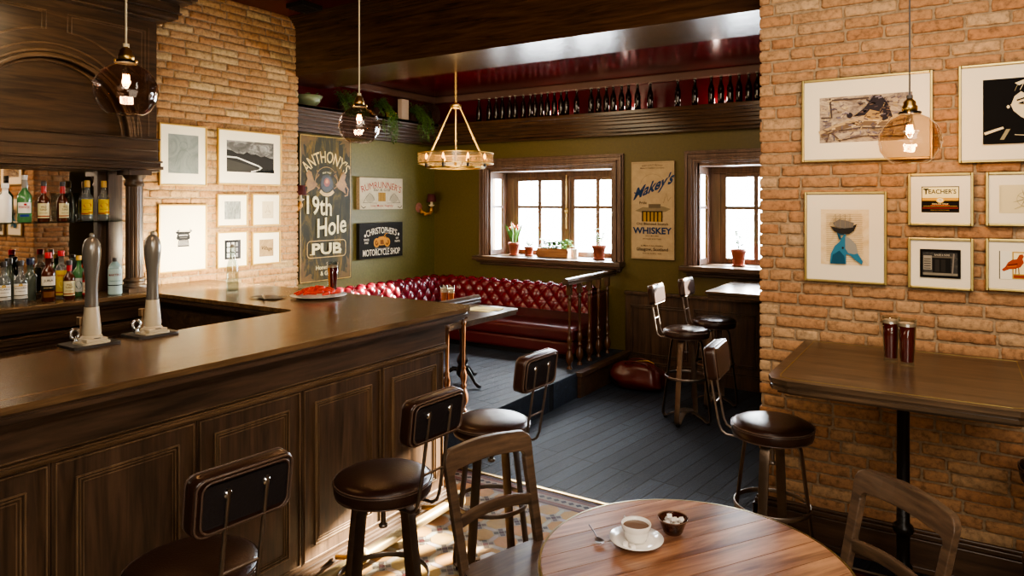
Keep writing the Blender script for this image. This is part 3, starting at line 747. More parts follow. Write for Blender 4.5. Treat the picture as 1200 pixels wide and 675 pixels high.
    m = MB(); m.prism(circ(.062, 6), .084, .094); m.lathe([(.012, .094), (.012, .1)], 10); m.build('hub_plate', 'metal', t, bevel=.002)
    return t
st = make_stool('brown leather bar stool at lower left, nearest of the three before the bar')
st.location = (-1.858, 1.197, 0); st.rotation_euler = (0, 0, PI); G_ = 'brown leather swivel bar stools'
st['group'] = G_
def stool_at(src, x, y, yaw, legs, label):
    r = src if src.location.length == 0 else dup(src, (x, y, 0), yaw, label)
    r.location = (x, y, 0); r.rotation_euler = (0, 0, yaw); r['label'] = label
    for o in bpy.data.objects:
        if o.parent == r and (o.name.startswith('leg') or o.name.startswith('hub')): o.rotation_euler = (0, 0, math.radians(legs)-yaw)
    return r
st.location = (0, 0, 0)
stool_at(st, -1.858, 1.197, PI-.09, 5, 'brown leather bar stool at lower left, nearest of the three before the bar')
stool_at(st, -1.842, 1.976, PI-.055, 5, 'brown leather bar stool before the bar, just left of the wooden chair')
stool_at(st, -1.873, 2.757, PI-.035, 5, 'bar stool at the far end of the bar, behind the wooden chair back')
stool_at(st, -.73, 3.44, .07, -3, 'black leather stool at the left end of the high table by the brick wall')
stool_at(st, -1.865, 5.60, .05, -3, 'sunlit stool standing before the high counter under the far window, nearer of the pair')
stool_at(st, -1.81, 6.2, 0, -3, 'stool beside the far window wainscot, farther of the pair')
stool_at(st, .40, 3.44, PI, 10, 'stool cut by the right picture edge under the high wall table')

# ================================================================== HIGH TABLES
O = (-.19, 3.46, 0)
t = thing('wall_table', 'high dark wooden table against the right brick wall on a black iron post', 'table', O)
def chamf(o, x0=-.66, x1=.28, y0=2.95, y1=3.912, c=.09):
    return [(x0+o, y1), (x0+o, y0+c+o*.4), (x0+o*.7+c*.25, y0+c*.35+o*.7), (x0+c+o*.4, y0+o), (x1-c-o*.4, y0+o), (x1-o*.7-c*.25, y0+c*.35+o*.7), (x1-o, y0+c+o*.4), (x1-o, y1)]
m = LM(O); m.prism(chamf(0), 1.06, 1.08); tp = m.build('table_top', 'walltable', t, bevel=.006, seg=3)
m = LM(O)
for o, z0, z1 in ((.012, 1.048, 1.06), (.004, 1.034, 1.048), (.03, 1.02, 1.034)): m.prism(chamf(o), z0, z1)
m.build('edge_moulding', 'walltable', tp, bevel=.004)
m = LM(O); P_ = chamf(.045); m.sweep([(a, b-(.03 if b > 3.9 else 0), 1.0803) for a, b in P_], [(-.0006, -.0025), (.0006, -.0025), (.0006, .0025), (-.0006, .0025)], closed=True, up=(0, 0, 1), sm=False)
m.build('inlay_line', 'frame', tp)
m = LM(O); c = (-.19, 3.46, 0)
m.lathe([(.03, .0), (.03, .2), (.036, .21), (.036, .225), (.026, .24), (.026, .36), (.038, .37), (.042, .385), (.038, .4), (.026, .41), (.025, .98), (.05, 1.0), (.09, 1.02)], 20, c)
m.build('post', 'iron', t)
m = LM(O); m.lathe([(.21, 0), (.21, .012), (.17, .022), (.08, .035), (.04, .06), (.03, .09)], 32, c); m.build('base_plate', 'iron', t)

O = (-1.2, 6.3, 0)
t = thing('window_counter', 'high dark counter under the far window, lit by the sun', 'table', O)
m = LM(O); m.box(-1.77, -.3, 5.78, 6.78, 1.03, 1.055); m.build('counter_top', 'walltable', t, bevel=.006)
m = LM(O); m.box(-1.75, -.32, 5.8, 6.78, 1.0, 1.03); m.box(-1.76, -.31, 5.79, 6.78, 1.015, 1.025); m.build('edge_moulding', 'trim', t, bevel=.003)
for x in (-1.0, -.5): m = LM(O); m.lathe([(.16, 0), (.16, .01), (.05, .04), (.03, .08), (.03, .95), (.06, 1.0)], 20, (x, 6.35, 0)); m.build('post', 'iron', t)

# ---- round table with planked top
O = (-.64, 1.98, 0)
t = thing('round_table', 'round wooden table with reddish planked top in the foreground', 'table', O)
m = MB(); R = .44; ang = math.radians(32.8); wd = .088; k0 = -5.5
for k in range(11):
    a, b = (k-5.5)*wd+.0012, (k-4.5)*wd-.0012
    a, b = max(a, -R), min(b, R)
    pts = []
    n = 10; us = [a+(b-a)*i/n for i in range(n+1)]
    up_ = [(u, math.sqrt(max(R*R-u*u, 0))) for u in us]; lo = [(u, -y) for u, y in up_[::-1]]
    P = [q for q in up_+lo]; P2 = []
    for q in P:
        if not P2 or math.hypot(q[0]-P2[-1][0], q[1]-P2[-1][1]) > 1e-4: P2.append(q)
    if math.hypot(P2[0][0]-P2[-1][0], P2[0][1]-P2[-1][1]) < 1e-4: P2.pop()
    m.prism([(x, y) for x, y in P2], .726, .75)
tp = m.build('table_top', 'tabletop', t, bevel=.0008, seg=1); tp.rotation_euler = (0, 0, -ang)
m = MB(); m.lathe([(.441, .722), (.447, .725), (.449, .738), (.447, .7505), (.4415, .7508)], 96, cap=False); m.build('rim', 'frame', tp)
m = MB(); m.lathe([(.43, .705), (.43, .722)], 64); m.build('underframe', 'chairtop', t)
m = MB(); m.lathe([(.05, .04), (.045, .1), (.035, .3), (.045, .5), (.035, .6), (.07, .69), (.1, .705)], 24); m.build('pedestal', 'iron', t)
for k in range(4):
    m = MB(); m.M = rot('Z', 90*k+20); m.sweep([(.03, 0, .09), (.12, 0, .08), (.22, 0, .045), (.3, 0, .018)], rrect(.04, .03, .008, 2), up=(0, 1, 0), scales=[1.2, 1.1, .9, .8]); m.build('foot', 'iron', t)

# ---- wooden chairs
def make_chair(label):
    t = thing('wooden_chair', label, 'chair', group='dark wooden cafe chairs at the round table')
    # local: faces +X, back at -X ; back frame in YZ plane, leaning back
    lean = .1; zs = .45; H = .862
    def pos(y, z, x=0): return (-.19-lean*(z-zs)/.42+.02*(1-(y/.21)**2)*-1.2*((z-zs)/.42)+x, y, z)
    def wid(z): return .2+.012*((z-zs)/.42)        # outer half width
    th = .014
    outer = []; inner = []; n = 8
    ro = .042; ri = .024; rail = .074; post = .036
    zt = H
    # outer path from left bottom up, over, down right ; inner same count
    zb = .0
    def side(sg):
        o = []; i = []
        for z in (.43, .5, .6, .7, .76): o.append((sg*wid(z), z)); i.append((sg*(wid(z)-post-(.0 if z < .7 else .002)), min(z, zt-rail-ri)))
        for k in range(n+1):
            a = PI/2*k/n
            o.append((sg*(wid(.86)-ro+ro*math.cos(a)), zt-ro+ro*math.sin(a)))
            i.append((sg*(wid(.8)-post-ri+ri*math.cos(a)), zt-rail-ri+ri*math.sin(a)))
        return o, i
    oL, iL = side(-1); oR, iR = side(1)
    mid = [(-.1, zt+.004), (-.05, zt+.007), (0, zt+.008), (.05, zt+.007), (.1, zt+.004)]; midi = [(-.1, zt-rail+.003), (-.05, zt-rail+.006), (0, zt-rail+.007), (.05, zt-rail+.006), (.1, zt-rail+.003)]
    out = oL+mid+oR[::-1]; inn = iL+midi+iR[::-1]
    m = MB(); v = []; f = []
    for (a, b), (c, d) in zip(out, inn):
        for q, w_ in (((a, b), -th), ((a, b), th), ((c, d), th), ((c, d), -th)): v.append(pos(q[0], q[1], w_))
    K = len(out)
    for k in range(K-1):
        for j in range(4): f.append((4*k+j, 4*k+(j+1) % 4, 4*k+4+(j+1) % 4, 4*k+4+j))
    f += [(0, 1, 2, 3), (4*K-4, 4*K-3, 4*K-2, 4*K-1)]
    m.add(v, f, 0, None, False); m.build('back_frame', 'chairtop', t, bevel=.008, seg=3)
    m = MB(); m.sweep([pos(y, .605+.018*(1-(y/.17)**2)) for y in [-.178+.0356*k for k in range(11)]], rrect(.045, .02, .007, 3), up=(0, 0, 1)); m.build('back_rail', 'chairtop', t)
    m = MB(); sh = [(-.2+.0, -.19), (-.2, .19)]
    P = rrect(.41, .41, .07, 6, cx=.0); P = [(x, y*(1.0+.03*(x/.2))) for x, y in P]; m.prism(P, .432, .452); m.build('seat', 'chairtop', t, bevel=.008, seg=3)
    for sx in (-1, 1):
        for sy in (-1, 1):
            m = MB(); m.sweep([(sx*.165 if sx > 0 else -.178, sy*.168, .434), (sx*.17 if sx > 0 else -.19, sy*.172, .2), (sx*.178 if sx > 0 else -.215, sy*.176, 0)], rrect(.034, .034, .009, 3), up=(1, 0, 0), scales=[1.1, 1, .8]); m.build('leg', 'chairwood', t)
    m = MB(); m.box(-.16, .155, -.175, -.155, .385, .43); m.box(-.16, .155, .155, .175, .385, .43); m.box(.145, .165, -.16, .16, .385, .43); m.build('apron', 'chairwood', t, bevel=.003)
    return t
c1 = make_chair('dark wooden chair left of the round table, its curved back facing the camera')
# back line centre at (-1.56, 2.26); normal (.949,-.316)
a1 = math.atan2(-.316, .949); c1.location = (-1.56+.29*.949, 2.264-.29*.316, 0); c1.rotation_euler = (0, 0, a1)
a2 = math.atan2(-.711, -.703)
dup(c1, (-.135-.29*.703, 2.606-.29*.711, 0), a2, 'dark wooden chair at the right, beyond the round table and before the iron post')
# ================================================================== ALCOVE FURNITURE
# ---- tufted corner sofa
t = thing('corner_sofa', 'oxblood deep-buttoned leather corner sofa running along both alcove walls', 'sofa', (-4.6, 6.3, .235))
O = (-4.6, 6.3, .235)
def backprofile(a):
    """arc length a (0 bottom .. .46 top/back) -> (front distance, z, normal)"""
    if a < .17: k = a/.17; return (.10-.035*k, .665+.165*k, (.98, .2))
    q = (a-.17)/.085; q = min(q, 2.9); return (-.02+.085*math.cos(q), .835+.095*math.sin(q), (math.cos(q), math.sin(q)))
def tuft(s, a):
    u = s/.15+a/.16; v = s/.15-a/.16
    return .034*(abs(math.sin(PI*u)*math.sin(PI*v)))**.42-.01
def tufted(m, L, place):
    nu, nv = int(L/.011), 34
    def fn(i, j):
        s, a = i*L, j*.42; d, z, n = backprofile(a); h = tuft(s, a); e = min(1, min(i, 1-i)*L/.03)
        return place(s, d+n[0]*h*e, z+n[1]*h*e)
    m.grid(fn, nu, nv)
    # buttons in the folds
    for r_ in range(5):
        a = .0+r_*.08; 
        k = 0
        while True:
            s = k*.15+(.075 if r_ % 2 else 0)
            if s > L: break
            d, z, n = backprofile(a); q = place(s, d+n[0]*.004, z+n[1]*.004); m.sphere(q, .008, 8, 5); k += 1
YB = 6.49; XBk = -5.16
m = LM(O); tufted(m, 2.02, lambda s, d, z: (-3.13-s, YB-d, z)); m.build('tufted_back', 'ox', t, recalc=False)
m = LM(O); tufted(m, 2.25, lambda s, d, z: (XBk+d, 4.25+s, z)); m.build('tufted_back', 'ox', t, recalc=False)
m = LM(O); m.box(-5.5, -3.13, YB-.04, YW-.02, .24, .86); m.box(-5.5, XBk+.04, 4.25, 6.6, .24, .86); m.build('back_body', 'ox2', t, bevel=.03)
m = LM(O); m.box(-5.2, -3.14, 6.04, YB, .42, .565); m.box(XBk, -4.72, 4.25, 6.1, .42, .565); m.build('seat_cushion', 'ox2', t, bevel=.04, seg=4)
m = LM(O); m.box(-5.2, -3.15, 6.06, YB, .29, .43); m.box(XBk, -4.74, 4.26, 6.1, .29, .43); m.build('seat_rail', 'ox2', t, bevel=.03, seg=3)
m = LM(O); m.box(-5.2, -3.2, 6.14, YB, .236, .3); m.box(XBk, -4.82, 4.3, 6.1, .236, .3); m.build('plinth', 'blackplastic', t)
m = LM(O); m.box(-3.14, -3.125, YB-.08, YW-.03, .24, .83); m.build('end_panel', 'ox2', t, bevel=.006)
m = LM(O); m.box(-5.5, -5.08, 4.235, 4.25, .24, .83); m.build('end_panel', 'ox2', t, bevel=.006)

# ---- balustrades
bal = [(.026, 0), (.026, .012), (.018, .02), (.014, .035), (.02, .05), (.034, .075), (.037, .1), (.032, .135), (.02, .165), (.014, .18), (.022, .19), (.022, .2), (.015, .21), (.024, .25), (.026, .275), (.018, .305), (.013, .32), (.018, .33), (.013, .34), (.012, .42), (.015, .56), (.017, .63), (.012, .645), (.02, .655), (.02, .668), (.013, .68), (.015, .7)]
def balustrade(label, ya, yb, ys, XR=-3.05):
    O = (XR, (ya+yb)/2, .235); t = thing('balustrade', label, 'railing', O)
    m = LM(O); sec = [(.0, -.028), (.018, -.036), (.03, -.03), (.042, -.02), (.046, 0), (.042, .02), (.03, .03), (.018, .036), (0, .028)]
    m.sweep([(XR, y, 1.045) for y in (ya, yb)], sec, up=(0, 0, 1)); m.box(XR-.035, XR+.035, ya+.01, yb, 1.03, 1.046)
    m.build('handrail', 'barY', t, bevel=.003)
    for y in ys:
        m = LM(O); m.lathe([(r, z) for r, z in bal], 16, (XR, y, .235)); m.box(XR-.022, XR+.022, y-.022, y+.022, .93, 1.031); b = m.build('baluster', 'baluster', t)
    return t
balustrade('short dark handrail on turned balusters just beyond the end of the bar', 3.52, 4.37, [4.19, 3.99, 3.79, 3.6], -3.1)
balustrade('dark handrail with five turned balusters at the right end of the sofa', 5.70, 6.79, [5.79, 6.0, 6.21, 6.42, 6.63])

# ---- booth table
O = (-3.5, 4.55, .235); t = thing('booth_table', 'dark rectangular table in front of the sofa on cabriole feet', 'table', O)
m = LM(O); m.prism(rrect(.72, 1.14, .05, 4, -3.52, 4.52), .862, .885); m.build('table_top', 'walltable', t, bevel=.008, seg=3)
m = LM(O); m.prism(rrect(.70, 1.12, .05, 4, -3.52, 4.52), .84, .862); m.build('edge_moulding', 'trim', t, bevel=.006)
for y in (4.25, 4.85):
    c = (-3.6, y, .235)
    m = LM(O); m.lathe([(.03, .05), (.05, .08), (.055, .12), (.035, .16), (.05, .19), (.04, .22), (.025, .26), (.022, .4), (.032, .46), (.022, .5), (.03, .56), (.05, .605)], 20, c)
    m.build('pedestal', 'iron', t)
    for k in range(3):
        m = LM(O); m.M = m.M @ Matrix.Translation(c) @ rot('Z', 120*k-20); m.sweep([(.03, 0, .12), (.08, 0, .13), (.14, 0, .09), (.2, 0, .035), (.25, 0, .02), (.27, 0, .022)], circ(.018, 8), scales=[1.2, 1.1, .9, .75, .9, .6]); m.build('foot', 'iron', t)

# ---- drinks
def pint(label, loc, h=.155, r0=.028, r1=.038, fill='beer', level=.86, foam=.07, cat='beer glass', group=None, nm='beer_glass', amber=False):
    t = thing(nm, label, cat, loc, group=group)
    m = MB(); n = 24
    m.lathe([(r0*.9, 0), (r0, .003), (r0*.96, h*.1), (r0+(r1-r0)*.5, h*.55), (r1, h), (r1-.0015, h), (r0+(r1-r0)*.5-.002, h*.55), (r0*.9, h*.1), (1e-4, h*.07)], n, cap=False); m.add([(r0*.9*math.cos(2*PI*k/n), r0*.9*math.sin(2*PI*k/n), 0) for k in range(n)], [tuple(range(n))])
    m.build('glass_body', 'clear', t)
    rr = lambda z: (r0*.9+(r1-r0)*max(0, (z/h-.05)))-.0012
    m = MB(); zt = h*level; zb = h*.09; m.lathe([(rr(zb), zb), (rr(h*.5), h*.5), (rr(zt), zt)], n)
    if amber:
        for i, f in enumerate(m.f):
            if len(f) == 4 and sum(-.84*m.v[q][0]-.54*m.v[q][1] for q in f)/4 > .35*r0: m.mi[i] = 1  # faces on one side get the painted amber light
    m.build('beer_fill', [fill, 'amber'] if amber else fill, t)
    m = MB(); m.lathe([(rr(zt), zt), (rr(zt+h*foam), zt+h*foam)], n); m.build('foam', 'foam', t)
    return t
pint('left of two tall glasses of dark red beer on the high wall table', (-.245, 3.57, 1.081), .205, .029, .039, level=.85, group='two dark beers on the wall table')
pint('right of two tall glasses of dark red beer on the high wall table', (-.178, 3.515, 1.081), .205, .029, .039, level=.85, group='two dark beers on the wall table')
b = pint('tall glass of beer on the bar behind red food, amber light coloured into one side', (-3.60, 3.36, TZ+.001), .22, .027, .04, level=.83, group=None, amber=True)
pint('small beer glass on the booth table, left of the pair', (-3.92, 5.0, .886), .16, .028, .036, level=.6, foam=.25, fill='copper', group='two small beers on the booth table')
pint('small beer glass on the booth table, right of the pair', (-3.84, 5.0, .886), .16, .028, .036, level=.6, foam=.25, fill='copper', group='two small beers on the booth table')
m = MB(); m.lathe([(.03, 0), (.042, .02), (.046, .05), (.04, .075), (.036, .085), (.033, .083), (1e-4, .06)], 20, cap=False); tag(m.build('tumbler', 'copper', loc=(-3.22, 4.12, .886)), 'small shiny orange copper tumbler on the booth table behind the balusters', 'cup')
m = MB(); m.prism([(-.13, -.1), (.13, -.1), (.13, .1), (-.13, .1)], 0, .003); m.M = rot('Z', 12); m.prism([(-.05, -.02), (.17, -.03), (.16, .12), (-.05, .12)], .003, .006)
tag(m.build('menu_sheet', 'paper', loc=(-3.40, 4.86, .886)), 'yellow paper menu lying on the booth table', 'menu')

# ---- bag
t = thing('leather_bag', 'slumped maroon leather bag on the dark floor beside the platform', 'bag', (-2.58, 6.32, .0))
m = MB()
def bagfn(i, j):
    th = 2*PI*i; ph = PI*j
    x = math.copysign(abs(math.cos(th))**.75, math.cos(th))*math.sin(ph)**.62; y = math.copysign(abs(math.sin(th))**.8, math.sin(th))*math.sin(ph)**.62; z = -math.cos(ph)
    k = 1+.05*math.sin(5*th+2*z)+.05*math.sin(7*z+2*th)+.03*math.sin(13*x+7*y)
    sz = math.copysign(abs(z)**.7, z); zz = .13+.13*sz*(1+.10*math.sin(5*x)+.05*math.cos(9*x+1)) if z > 0 else .13+.13*sz
    return (x*.285*k*(1-.22*max(z, 0)), y*.15*k*(1-.45*max(z, 0)), max(.001, zz))
m.grid(bagfn, 56, 28); m.build('bag_body', 'bag', t, recalc=True)
for s in (-1, 1):
    m = MB(); m.tube([(-.12, s*.05, .22), (-.1, s*.06, .262), (-.0, s*.07, .275), (.1, s*.06, .262), (.13, s*.05, .22)], .008, 8); m.build('strap', 'bag', t)
m = MB(); m.tube([(-.18, 0, .24), (-.1, .0, .25), (0, 0, .264), (.1, 0, .28), (.16, 0, .26)], .006, 6); m.build('zip', 'brass', t)

# ================================================================== PENDANTS
def pendant(label, loc, R, top, cord='cord', gl='lampglass'):
    t = thing('pendant_lamp', label, 'lamp', loc, group=None)
    m = MB(); pr = []
    for k in range(3, 25):
        a = PI*k/30; z = R*math.cos(a); rr = R*math.sin(a)
        pr.append((rr*(1+.012*math.sin(k*2.1)), z*.96))
    pr = [(R*.30, R*.93)]+pr[1:]; zb = pr[-1][1]; pr += [(pr[-1][0]*.9, zb-.004), (pr[-1][0]*.4, zb-.002), (1e-4, zb)]
    m.lathe(pr, 36, cap=False); 
    for i, (x, y, z) in enumerate(m.v): k = 1+.012*math.sin(9*x/R+5*z/R+4*y/R)*math.cos(7*y/R-3*z/R); m.v[i] = (x*k, y*k, z)
    m.build('glass_globe', gl, t)
    m = MB(); m.lathe([(R*.36, R*.93), (R*.36, R*1.01), (R*.2, R*1.03)], 28); c = m.build('collar', 'blackplastic', t)
    for k in range(3):
        a = 2*PI*k/3+.5; m = MB(); m.sphere((R*.36*math.cos(a), R*.36*math.sin(a), R*.99), R*.055, 10, 6); m.build('thumb_screw', 'brass', c)
    m = MB(); m.lathe([(R*.2, R*1.02), (R*.25, R*1.06), (R*.25, R*1.2), (R*.2, R*1.26), (R*.2, R*1.36), (R*.11, R*1.45), (R*.07, R*1.5)], 20); m.build('socket', 'brass', t)
    m = MB(); m.lathe([(R*.1, R*1.48), (R*.1, R*1.6)], 12); m.tube([(0, 0, R*1.55), (0, 0, top-loc[2])], .0042 if cord == 'cord' else .0035, 8); m.build('cord', cord, t)
    m = MB(); m.lathe([(.05, top-loc[2]-.03), (.055, top-loc[2]-.02), (.055, top-loc[2]-.001)], 20); m.build('ceiling_rose', 'brass', t)
    m = MB(); m.lathe([(R*.09, R*.9), (R*.11, R*.72), (R*.17, R*.5), (R*.175, R*.3), (R*.1, R*.1), (1e-4, R*.07)], 18, cap=False); bu = m.build('bulb', 'clear', t)
    m = MB()
    for k in range(8):
        a = PI*k/4; b = a+PI/8; m.tube([(R*.1*math.cos(a), R*.1*math.sin(a), R*.25), (R*.09*math.cos(b), R*.09*math.sin(b), R*.55)], .0012, 5); m.tube([(R*.09*math.cos(b), R*.09*math.sin(b), R*.55), (R*.1*math.cos(a+PI/4), R*.1*math.sin(a+PI/4), R*.25)], .0012, 5)
    m.build('filament', 'filament', bu)
    li = bpy.data.lights.new('bulb_light', 'POINT'); li.energy = 9; li.color = (1, .62, .3); li.shadow_soft_size = .03; lo = bpy.data.objects.new('bulb_light', li); col.objects.link(lo); lo.location = (loc[0], loc[1], loc[2]+R*.35)
    return t
pendant('smoked glass globe pendant hanging over the bar at far left, in front of the arch', (-2.9, 1.573, 2.262), .122, 3.5)
pendant('smoked glass globe pendant over the far end of the bar, before the alcove', (-2.9, 2.911, 2.24), .118, 3.5)
pendant('pale glass globe pendant hanging before the framed pictures on the right', (-.164, 3.43, 2.065), .121, 3.5, 'cordgrey', 'lampglass2')

# ---- ring chandelier
cl = (-3.937, 5.2, 2.2)
t = thing('ring_chandelier', 'brass ring chandelier with glass band hanging from three rods in the alcove', 'chandelier', cl)
Rr = .355
def ringm(m, r0, r1, z0, z1, n=56): m.lathe([(r0, z0), (r1, z0), (r1, z1), (r0, z1), (r0, z0)], n, cap=False, sm=False)
m = MB(); ringm(m, Rr-.012, Rr, .052, .06); ringm(m, Rr-.012, Rr, -.045, -.037); m.build('ring', 'brass', t)
m = MB(); ringm(m, Rr-.008, Rr-.003, -.04, .055); m.build('glass_band', 'shadeglass', t)
m = MB(); ringm(m, .235, .27, -.085, -.072); ringm(m, .0, .02, -.085, -.065); 
m.build('lower_ring', 'brass', t)
m = MB()
for k in range(6): a = PI/3*k+.3; m.tube([(.25*math.cos(a), .25*math.sin(a), -.078), (.345*math.cos(a), .345*math.sin(a), -.043)], .005, 6)
for k in range(3): a = PI/3*k+.3; m.tube([(.24*math.cos(a), .24*math.sin(a), -.078), (-.24*math.cos(a), -.24*math.sin(a), -.078)], .004, 6)
m.build('spoke', 'brass', t)
for k in range(8):
    a = PI/4*k+.25; x, y = .29*math.cos(a), .29*math.sin(a); m = MB(); m.lathe([(.012, -.075), (.014, -.06), (.01, -.04), (.01, -.005)], 10, (x, y, 0)); cn = m.build('candle_holder', 'blackplastic', t)
    m = MB(); m.lathe([(.006, -.004), (.012, .01), (.011, .024), (.005, .042), (1e-4, .052)], 10, (x, y, 0), cap=False); m.build('candle_bulb', 'candleglow', cn)
zt = .49
for k in range(3):
    a = 2*PI*k/3+2.22; x, y = .31*math.cos(a), .31*math.sin(a); m = MB(); q = lambda f: (.04*math.cos(a)*(1-f)+x*f, .04*math.sin(a)*(1-f)+y*f, zt*(1-f)-.04*f)
    m.tube([q(0), q(.55)], .0085, 8); m.tube([q(.55), q(.58)], .012, 8); m.tube([q(.58), q(1)], .0085, 8); m.build('rod', 'brass', t)
m = MB(); m.lathe([(.02, zt-.02), (.05, zt-.012), (.055, zt+.01), (.05, zt+.02), (.015, zt+.035), (.01, zt+.05)], 20); m.build('crown_cap', 'brass', t)
m = MB(); z = zt+.05; k = 0
while z < 3.11-2.2-.02:
    m.M = Matrix.Translation((0, 0, z)) @ rot('Z', 90*k) @ rot('X', 90); m.tube([(.009*math.cos(q*PI/5), .016*math.sin(q*PI/5), 0) for q in range(10)], .0028, 5, True); z += .024; k += 1
m.build('chain', 'brass', t)
for k in range(1):
    li = bpy.data.lights.new('chandelier_light', 'POINT'); li.energy = 10; li.color = (1, .72, .42); li.shadow_soft_size = .2; lo = bpy.data.objects.new('chandelier_light', li); col.objects.link(lo); lo.location = (cl[0], cl[1], cl[2]+.12)

# ---- wall sconces (local: X right, -Y toward the viewer)
def sconce(label, y, z, mirror=1):
    t = thing('wall_sconce', label, 'lamp', (XG, y, z), PI/2)
    m = MB(); m.M = rot('X', 90); m.lathe([(.055, 0), (.06, .006), (.05, .014), (.045, .012), (.03, .024), (.012, .03), (1e-4, .034)], 28, cap=False)
    for k in range(14): a = 2*PI*k/14; m.sphere((.05*math.cos(a), .05*math.sin(a), .01), .009, 8, 5)
    m.build('backplate', 'rosette', t)
    m = MB(); m.tube([(0, -.02, -.01), (.0, -.06, -.05), (.03, -.1, -.075), (.075, -.12, -.07), (.1, -.125, -.03), (.1, -.125, .02)], .014, 10, scales=[.8, 1, 1.2, 1.5, 1.4, .7])
    m.sphere((.035, -.09, -.085), .022, 10, 6, sq=(1.6, 1, .8)); m.sphere((.095, -.125, -.03), .026, 10, 8, sq=(1, 1, 1.3)); m.sphere((.0, -.05, -.05), .02, 10, 8, sq=(1, 1, 1.4))
    m.build('arm', 'gilt', t)
    m = MB(); m.lathe([(.012, .01), (.035, .025), (.038, .032), (.016, .036), (.014, .075)], 18, (.1, -.125, 0)); m.build('candle_cup', 'cream', t)
    m = MB(); m.lathe([(.06, .07), (.045, .165), (.043, .165), (.058, .07)], 28, (.1, -.125, 0), cap=False); m.build('lamp_shade', 'shade', t)
    m = MB(); m.sphere((.1, -.125, .105), .014, 10, 8, sq=(1, 1, 1.6)); m.build('candle_bulb', 'candleglow', t)
    return t
sconce('gilt wall sconce with plum shade on the green wall right of the signs', 6.54, 1.735)
sconce('shaded wall sconce mostly hidden behind the brick corner, left of the tall pub sign', 4.52, 1.80)

# ================================================================== FRAMES AND SIGNS
def picture(label, wall, u, z, w, h, mt=.06, group=None, art=None, aw=None, ah=None, bg='#202020', fm='frame', au=0, av=0, bgmat=None):
    """u = coordinate of the centre along the wall, z bottom"""
    if wall == 'R': loc, rz = (u, YR-.012, z), 0
    else: loc, rz = (XL+.012, u, z), PI/2
    t = thing('picture_frame', label, 'picture', loc, rz, group)
    b = .012; d = .022; m = MB()
    for q in ((-w/2, -w/2+b, 0, h), (w/2-b, w/2, 0, h)): m.box(q[0], q[1], -d, 0, q[2], q[3])
    m.box(-w/2+b, w/2-b, -d, 0, 0, b); m.box(-w/2+b, w/2-b, -d, 0, h-b, h); m.build('frame_border', fm, t, bevel=.0025)
    m = MB(); m.box(-w/2+b, w/2-b, -.012, -.001, b, h-b); m.build('mount', 'mount', t)
    aw = aw or w-2*mt; ah = ah or h-2*mt
    cu, cv = au, h/2+av
    if bgmat:
        m = MB(); y = -.0125; m.add([(cu-aw/2, y, cv-ah/2), (cu+aw/2, y, cv-ah/2), (cu+aw/2, y, cv+ah/2), (cu-aw/2, y, cv+ah/2)], [(0, 1, 2, 3)]); m.build('print', bgmat, t)
    A = Art(-.0128); A.W, A.H = aw, ah
    X = lambda q: cu-aw/2+q*aw; Z = lambda q: cv-ah/2+q*ah
    if not bgmat: A.rect(X(0), X(1), Z(0), Z(1), bg)
    if art: art(A, X, Z, aw, ah)
    if A.v: A.build('artwork', 'vc', t, recalc=False)
    return t
def P(X, Z, pts): return [(X(a), Z(b)) for a, b in pts]
# right wall
M['recline'] = noise_art('impasto_sketch', [(.25, '#3c3438'), (.42, '#7b6c60'), (.55, '#a8977f'), (.7, '#c9b898'), (.85, '#5b5560')], 14, (1, 1, 2.2))
def a_recl(A, X, Z, w, h):
    R = random.Random(3); pal = ['#8a7a68', '#b8a482', '#6a6066', '#c9b58e', '#55505a', '#9a8868', '#7a7480']
    def dabs(n, x0, x1, z0, z1, pal, l=.05, wd=.006):
        for k in range(n):
            x, z, a = R.uniform(x0, x1), R.uniform(z0, z1), R.uniform(-.5, .5)+R.choice((0, 0, 1.2)); A.k = A.k+1 if k % 8 == 0 else A.k
            A.stroke(P(X, Z, [(x, z), (min(.99, max(.01, x+l*math.cos(a))), min(.98, max(.02, z+1.6*l*math.sin(a))))]), wd, R.choice(pal), False)
    dabs(150, .02, .96, .04, .96, pal); A.k = 8
    br, dk, sk = '#4a403e', '#2e2a30', '#b39a72'
    A.stroke(P(X, Z, [(.0, .2), (.25, .36), (.5, .5), (.75, .46), (1, .55)]), .035*w*2, sk)
    A.stroke(P(X, Z, [(.02, .15), (.2, .3), (.42, .4), (.6, .38), (.8, .36)]), .02, '#6f5d4c')
    A.poly(P(X, Z, [(.38, .55), (.5, .72), (.6, .98), (.68, .97), (.75, .78), (.8, .5), (.7, .42), (.62, .6), (.5, .56)]), dk)
    A.poly(P(X, Z, [(.5, .55), (.56, .68), (.66, .62), (.68, .48), (.58, .46)]), '#a08458')
    A.stroke(P(X, Z, [(.12, .98), (.14, .55), (.02, .55)]), .007, br); A.stroke(P(X, Z, [(.14, .93), (.55, .93)]), .007, br)
    A.ell(X(.34), Z(.58), .014, .014, dk); A.stroke(P(X, Z, [(.08, .02), (.12, .25), (.2, .1), (.24, .02)]), .008, '#5b4c44')
    A.stroke(P(X, Z, [(.25, .05), (.5, .12), (.95, .08)]), .005, br); A.stroke(P(X, Z, [(.22, .25), (.45, .3), (.7, .27), (.95, .33)]), .006, br)
    A.k = 20; dabs(40, .42, .76, .5, .92, ['#3a3238', '#55484a', '#2a262e', '#6f5c50'], .04, .004); 
    for q in range(len(A.v)): pass
    dabs(50, .03, .95, .06, .42, ['#a48c66', '#5c5058', '#77695a', '#b59f78'], .06, .004)
picture('wide framed impasto sketch of a reclining figure, top left on the right wall', 'R', -.3865, 2.01, .593, .43, art=a_recl, aw=.42, ah=.235, bgmat='recline', group='gold framed pictures on the right brick wall')
